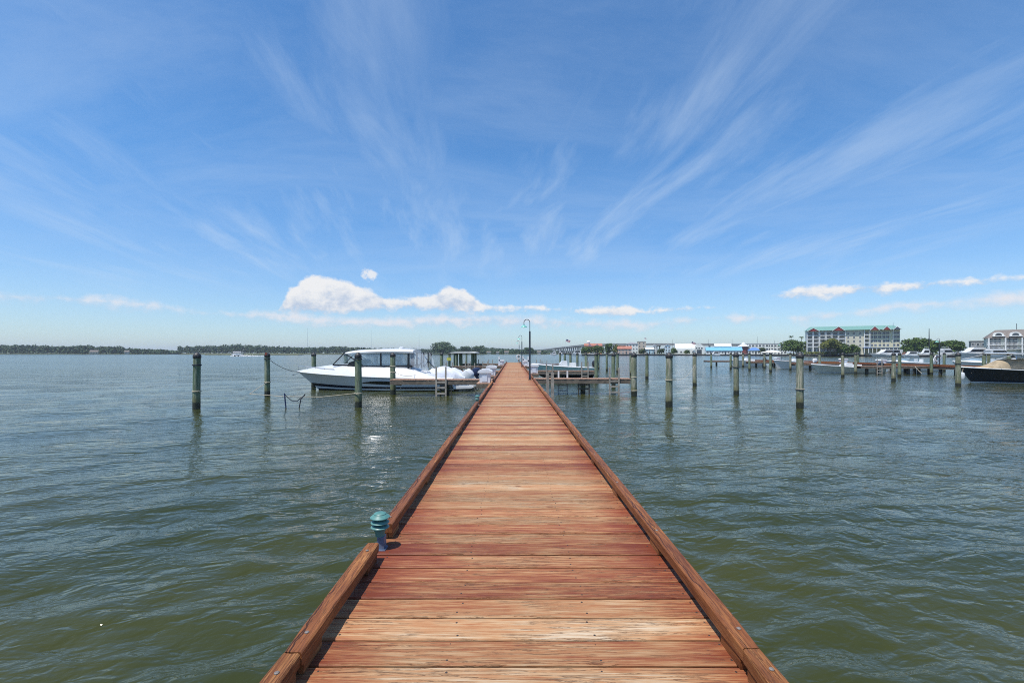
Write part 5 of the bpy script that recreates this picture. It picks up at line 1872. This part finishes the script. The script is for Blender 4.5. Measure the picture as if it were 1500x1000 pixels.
M_FLAG = bpy.data.materials.new('stars_and_stripes')
M_FLAG.use_nodes = True
_n = NT(M_FLAG.node_tree)
_t = _n.new('ShaderNodeTexCoord')
_x, _y, _z = _n.sep(_t.outputs['Object'])
_st = _n.step(_n.m('FRACT', _n.m('MULTIPLY', _z, 6.5 / 1.6)), .48, .52)
_c = _n.mix(_st, (.50, .03, .04), (.72, .70, .68))
_can = _n.m('MULTIPLY', _n.step(_x, 1.19, 1.21, 1, 0), _n.step(_z, .73, .75))
_c = _n.mix(_can, _c, (.02, .03, .14))
_n.put(M_FLAG.node_tree.nodes['Principled BSDF'].inputs['Base Color'], _c)


def flag(px, ytop, d, label, s=1.0):
    h = PZ(ytop, d) - 1.15
    t = thing('flagpole', label, 'flag', (PX(px, d), d, 1.15))
    MB().tube([(0, 0, -.2), (0, 0, h)], [.13, .06], 6).build('pole', M_TRIM, t)
    rws = []
    for i in range(13):
        f = i / 12
        rws.append([(3.0 * f, .25 * math.sin(f * 7 + q), 1.6 * q / 4) for q in range(5)])
    fo = MB().grid(rws).build('flag', M_FLAG, t, smooth=True)
    fo.location = (.1, 0, h - 1.9 * s)
    fo.scale = (s, s, s)
    fo.rotation_euler = (0, R(25), 0)
    return t


flag(828.5, 495.5, 398, 'flagpole with a waving striped flag before the bridge', 1.25)
flag(1012.5, 499.3, 394, 'flagpole with a striped flag above the barrel roofed hall', 1.1)
flag(943.8, 494, 430, 'thin flagpole above the beige block', .6)
pole('utility_pole', 1361, 481, 258, 'tall thick utility pole among the trees behind the yachts', .28, cat='utility pole')
for px, yt, d, lab, cat in ((814.4, 493, 640, 'thin radio mast before the bridge', 'mast'), (891.8, 488, 700, 'thin tall mast over the tree right of the orange building', 'mast'), (985, 497, 420, 'thin pole behind the slim pale blue tower', 'pole'),
                            (1038, 496.5, 420, 'thin pole left of the blue roofed building', 'pole'), (1072.5, 496, 400, 'thin pole right of the white roofed hall', 'pole'), (1109.5, 492.5, 420, 'thin tall pole above the white apartment row', 'pole'),
                            (1134.5, 498.5, 345, 'pole beside the peak of the white tent', 'pole'), (1341.5, 498, 252, 'pale pole between the pavilion and the yachts', 'pole')):
    pole('thin_mast', px, yt, d, lab, .10, cat=cat, mat=M_DARK if d < 600 else M_STEEL)
for px, yt, d, lab in ((450.5, 480, 900, 'faint radio mast beyond the marsh over the cruiser bow'), (544.5, 484, 1000, 'faint radio mast above the cruiser hardtop'), (614, 488, 1000, 'faint short radio mast behind the cruiser roof')):
    pole('radio_mast', px, yt, d, lab, .30, base=.7, cat='mast', mat=M_STEEL)

# ---- umbrellas on the hotel terrace
for px in (1262, 1300):
    t = thing('parasol', 'pale green peaked terrace canopy before the ' + ('plain middle part' if px < 1280 else 'gabled right wing') + ' of the hotel', 'canopy', (PX(px, 292), 292, 1.15), group='terrace canopies')
    MB().lathe([(3.9, 0), (3.9, .3), (1.6, 1.6), (.1, 2.6)], 8, (0, 0, PZ(504, 292) - 1.15)).build('canopy', pm('pale_green_canvas', (0.33, 0.44, 0.40), 0.7), t)
    MB().tube([(0, 0, -.2), (0, 0, PZ(504, 292) - 1.15)], .12, 6).build('pole', M_TRIM, t)

# ---- white houses on far banks
for (a, b, yt, ye, d, lab) in ((133, 142, 512.9, 515.4, 655, 'white house on the far bank under the wood'), (183, 188, 513.4, 515.3, 655, 'small grey house on the far bank by the wood end'), (342, 352, 514.8, 516.5, 640, 'white house on the marsh behind the speedboat'),
                               (713, 719, 514.6, 516.0, 600, 'small white house on the far spit past the canopy'), (727, 731, 515.0, 516.2, 590, 'little pale boathouse on the far spit left of the lamps'), (739, 745, 514.2, 515.8, 605, 'pale cottage on the far spit straight behind the pier end'), (787, 792, 514.0, 515.6, 590, 'pale house on the far spit right of the near lamp')):
    house('shore_house', lab, a, b, yt, ye, d, (M_WHITEW, M_CREAM, M_PALEG)[int(a) % 3], (M_GREYR, M_SHING)[int(a) % 2], 'gable', 8, 1, 3, base=.7, door=False)

# ---- yachts along the quay
def yacht(label, x0, x1, ytop, d, bow_left=True, fly=True, group=None):
    L = (x1 - x0) / F * d
    cx = PX((x0 + x1) / 2, d)
    H = PZ(ytop, d)
    s = -1 if bow_left else 1
    t = thing('motor_yacht', label, 'yacht', (cx - s * L / 2, d, 0), PI if bow_left else 0, group)
    B = min(4.6, L * .3)
    fb = H * .42
    h, rw = make_hull(t, L, B, fb, fb * .72, [M_BOTTOM, M_WHITE, M_NAVYS], [0, 1, 1, 1, 1, 1, 1], n=14, rake=L * .12, flare=.8, stripe=(.15, .3, .45), full=.38)
    make_deck(t, rw, M_WHITE, lambda q: .05 + .25 * max(0, .5 - abs(q - .6)))
    z0 = fb * .74
    z1 = H * (.72 if fly else .97)
    cab = [(L * .10, z0), (L * .78, fb * .90), (L * .64, z0 + (z1 - z0) * .55), (L * .56, z1), (L * .14, z1), (L * .06, z0 + (z1 - z0) * .9)]
    MB().prism(cab, -B * .38, B * .38).build('deckhouse', M_WHITE, t)
    zw0, zw1 = z0 + (z1 - z0) * .42, z0 + (z1 - z0) * .86
    for q in (1, -1):
        MB().prism([(L * .16, zw0), (L * .645, zw0), (L * .57, zw1), (L * .16, zw1)], q * B * .379, q * B * .395).build('cabin_window', M_DGLASS, t)
    MB().add([(L * .655, -B * .34, zw0), (L * .655, B * .34, zw0), (L * .585, B * .34, zw1), (L * .585, -B * .34, zw1)], [(0, 1, 2, 3)]).build('windshield', M_DGLASS, t)
    if fly:
        MB().prism([(L * .12, z1), (L * .54, z1), (L * .50, z1 + (H - z1) * .45), (L * .12, z1 + (H - z1) * .4)], -B * .34, B * .34).build('flybridge', M_WHITE, t)
        MB().prism([(L * .16, H - .14), (L * .44, H - .14), (L * .43, H), (L * .16, H)], -B * .3, B * .3).build('bimini_top', M_WHITE, t)
        for q in (1, -1):
            MB().tube([(L * .2, q * B * .28, z1), (L * .2, q * B * .28, H - .1)], .06, 5).tube([(L * .46, q * B * .28, z1), (L * .40, q * B * .28, H - .1)], .06, 5).build('top_frame', M_STEEL, t)
    for q in (1, -1):
        MB().tube([(rw[i][-1][0], q * rw[i][-1][1] * .92, rw[i][-1][2] + .55) for i in range(7, 15)], .03, 5).build('bow_rail', M_STEEL, t)
    return t


yacht('long white express yacht with low roof before the hotel terrace', 1274, 1322, 511.2, 262, True, False)
yacht('white flybridge yacht seen beside the pale pole', 1346, 1362, 508.5, 250, True, True)
yacht('white flybridge yacht behind the aqua shaded lamp', 1377, 1402, 507.5, 247, False, True)
yacht('large white flybridge yacht before the grey shed', 1400, 1446, 505.8, 236, True, True)
yacht('large white yacht in front of the condominium', 1443, 1486, 508, 228, False, True)
yacht('white yacht at the far side of the condominium front', 1482, 1540, 507.5, 226, True, True)
yacht('dark hulled low white cruiser left of the long express yacht', 1322, 1344, 514.2, 246, True, False)
yacht('small white cruiser moored under the blue roofed building', 1040, 1054, 514.5, 340, True, False)
yacht('small white cruiser moored left of the large tree', 836, 852, 512.5, 372, True, False)
for i, (a, b) in enumerate(((806, 815), (818, 825), (860, 872))):
    yacht(('small white boat moored farthest out under the bridge approach', 'small white boat moored near the flagpole under the bridge', 'small white boat moored before the orange building')[i], a, b, 513.8, 420, i % 2 == 0, True, 'small boats under the bridge approach')
sb = thing('sailboat', 'white sailboat with bare mast moored before the right end of the hotel', 'sailboat', (PX(1322, 256), 256, 0), PI)
h, rw = make_hull(sb, 9.5, 2.9, 1.2, .9, [M_BOTTOM, M_WHITE, M_NAVYS], [0, 1, 2, 1, 1, 1, 1], n=14, rake=1.2, flare=.75, full=.4)
make_deck(sb, rw, M_WHITE, lambda q: .05 + .4 * max(0, .4 - abs(q - .5)))
MB().tube([(5.2, 0, 1), (5.2, 0, PZ(472, 256))], [.10, .07], 8).build('mast', M_STEEL, sb)
MB().tube([(5.1, 0, 2.2), (1.0, 0, 2.1)], .09, 6).build('boom', M_STEEL, sb)
MB().tube([(5.2, 0, PZ(473, 256)), (9.2, 0, 1.25)], .02, 4).tube([(5.2, 0, PZ(473, 256)), (0.1, 0, 1.0)], .02, 4).build('stay', M_STEEL, sb)

# ---- speedboat with wake out on the open water
sx, sd = onwater(345, 521.6)
t, rw = small_boat('speedboat', 'white speedboat throwing a foaming wake on the open water', (sx + 5.0, sd, .35), PI, 8.0, 2.6, 1.5, 1.0, M_WHITE, 'runabout', ob=M_DARK)
rng = np.random.default_rng(3)
mb = MB()
for k in range(420):
    q = rng.uniform(0, 1)
    x = sx + 4.0 + 20 * q - 7 * (rng.uniform() < .3)
    y = sd + rng.normal(0, .8 + 1.4 * q) - 1.0
    r = rng.uniform(.12, .38) * (1.2 - .7 * q)
    z = abs(rng.normal(0, .35)) * (1 - q) + .05
    mb.lathe([(r * .3, z - r * .5), (r, z), (r * .3, z + r * .6)], 5, (x, y, 0))
wk = mb.build('wake_foam', pm('white_foam', (0.85, 0.86, 0.86), 0.9, 0.05), None, kind='stuff')
tag(wk, 'white foam of the wake behind the speedboat', 'foam')
tag(MB().box((0, 0, 0), (.45, .1, .28)).build('warning_float', pm('yellow_float', (0.62, 0.58, 0.10), 0.5), None, loc=(-6.9, 49.0, 1.72)), 'small yellow float hung on a green piling past the cruiser', 'float')

# ---- summer haze over the river
hz = MB().box((0, 800, 30), (9400, 9800, 66)).build('haze', None, None, kind='stuff')
hm = bpy.data.materials.new('summer_haze')
hm.use_nodes = True
hm.node_tree.nodes.clear()
_h = NT(hm.node_tree)
pv_ = _h.new('ShaderNodeVolumePrincipled')
pv_.inputs['Color'].default_value = (0.80, 0.88, 1.0, 1)
pv_.inputs['Density'].default_value = 0.00016
pv_.inputs['Anisotropy'].default_value = 0.2
ho = _h.new('ShaderNodeOutputMaterial')
hm.node_tree.links.new(pv_.outputs[0], ho.inputs['Volume'])
hz.data.materials.clear()
hz.data.materials.append(hm)
tag(hz, 'thin pale blue summer haze lying over the river', 'haze')
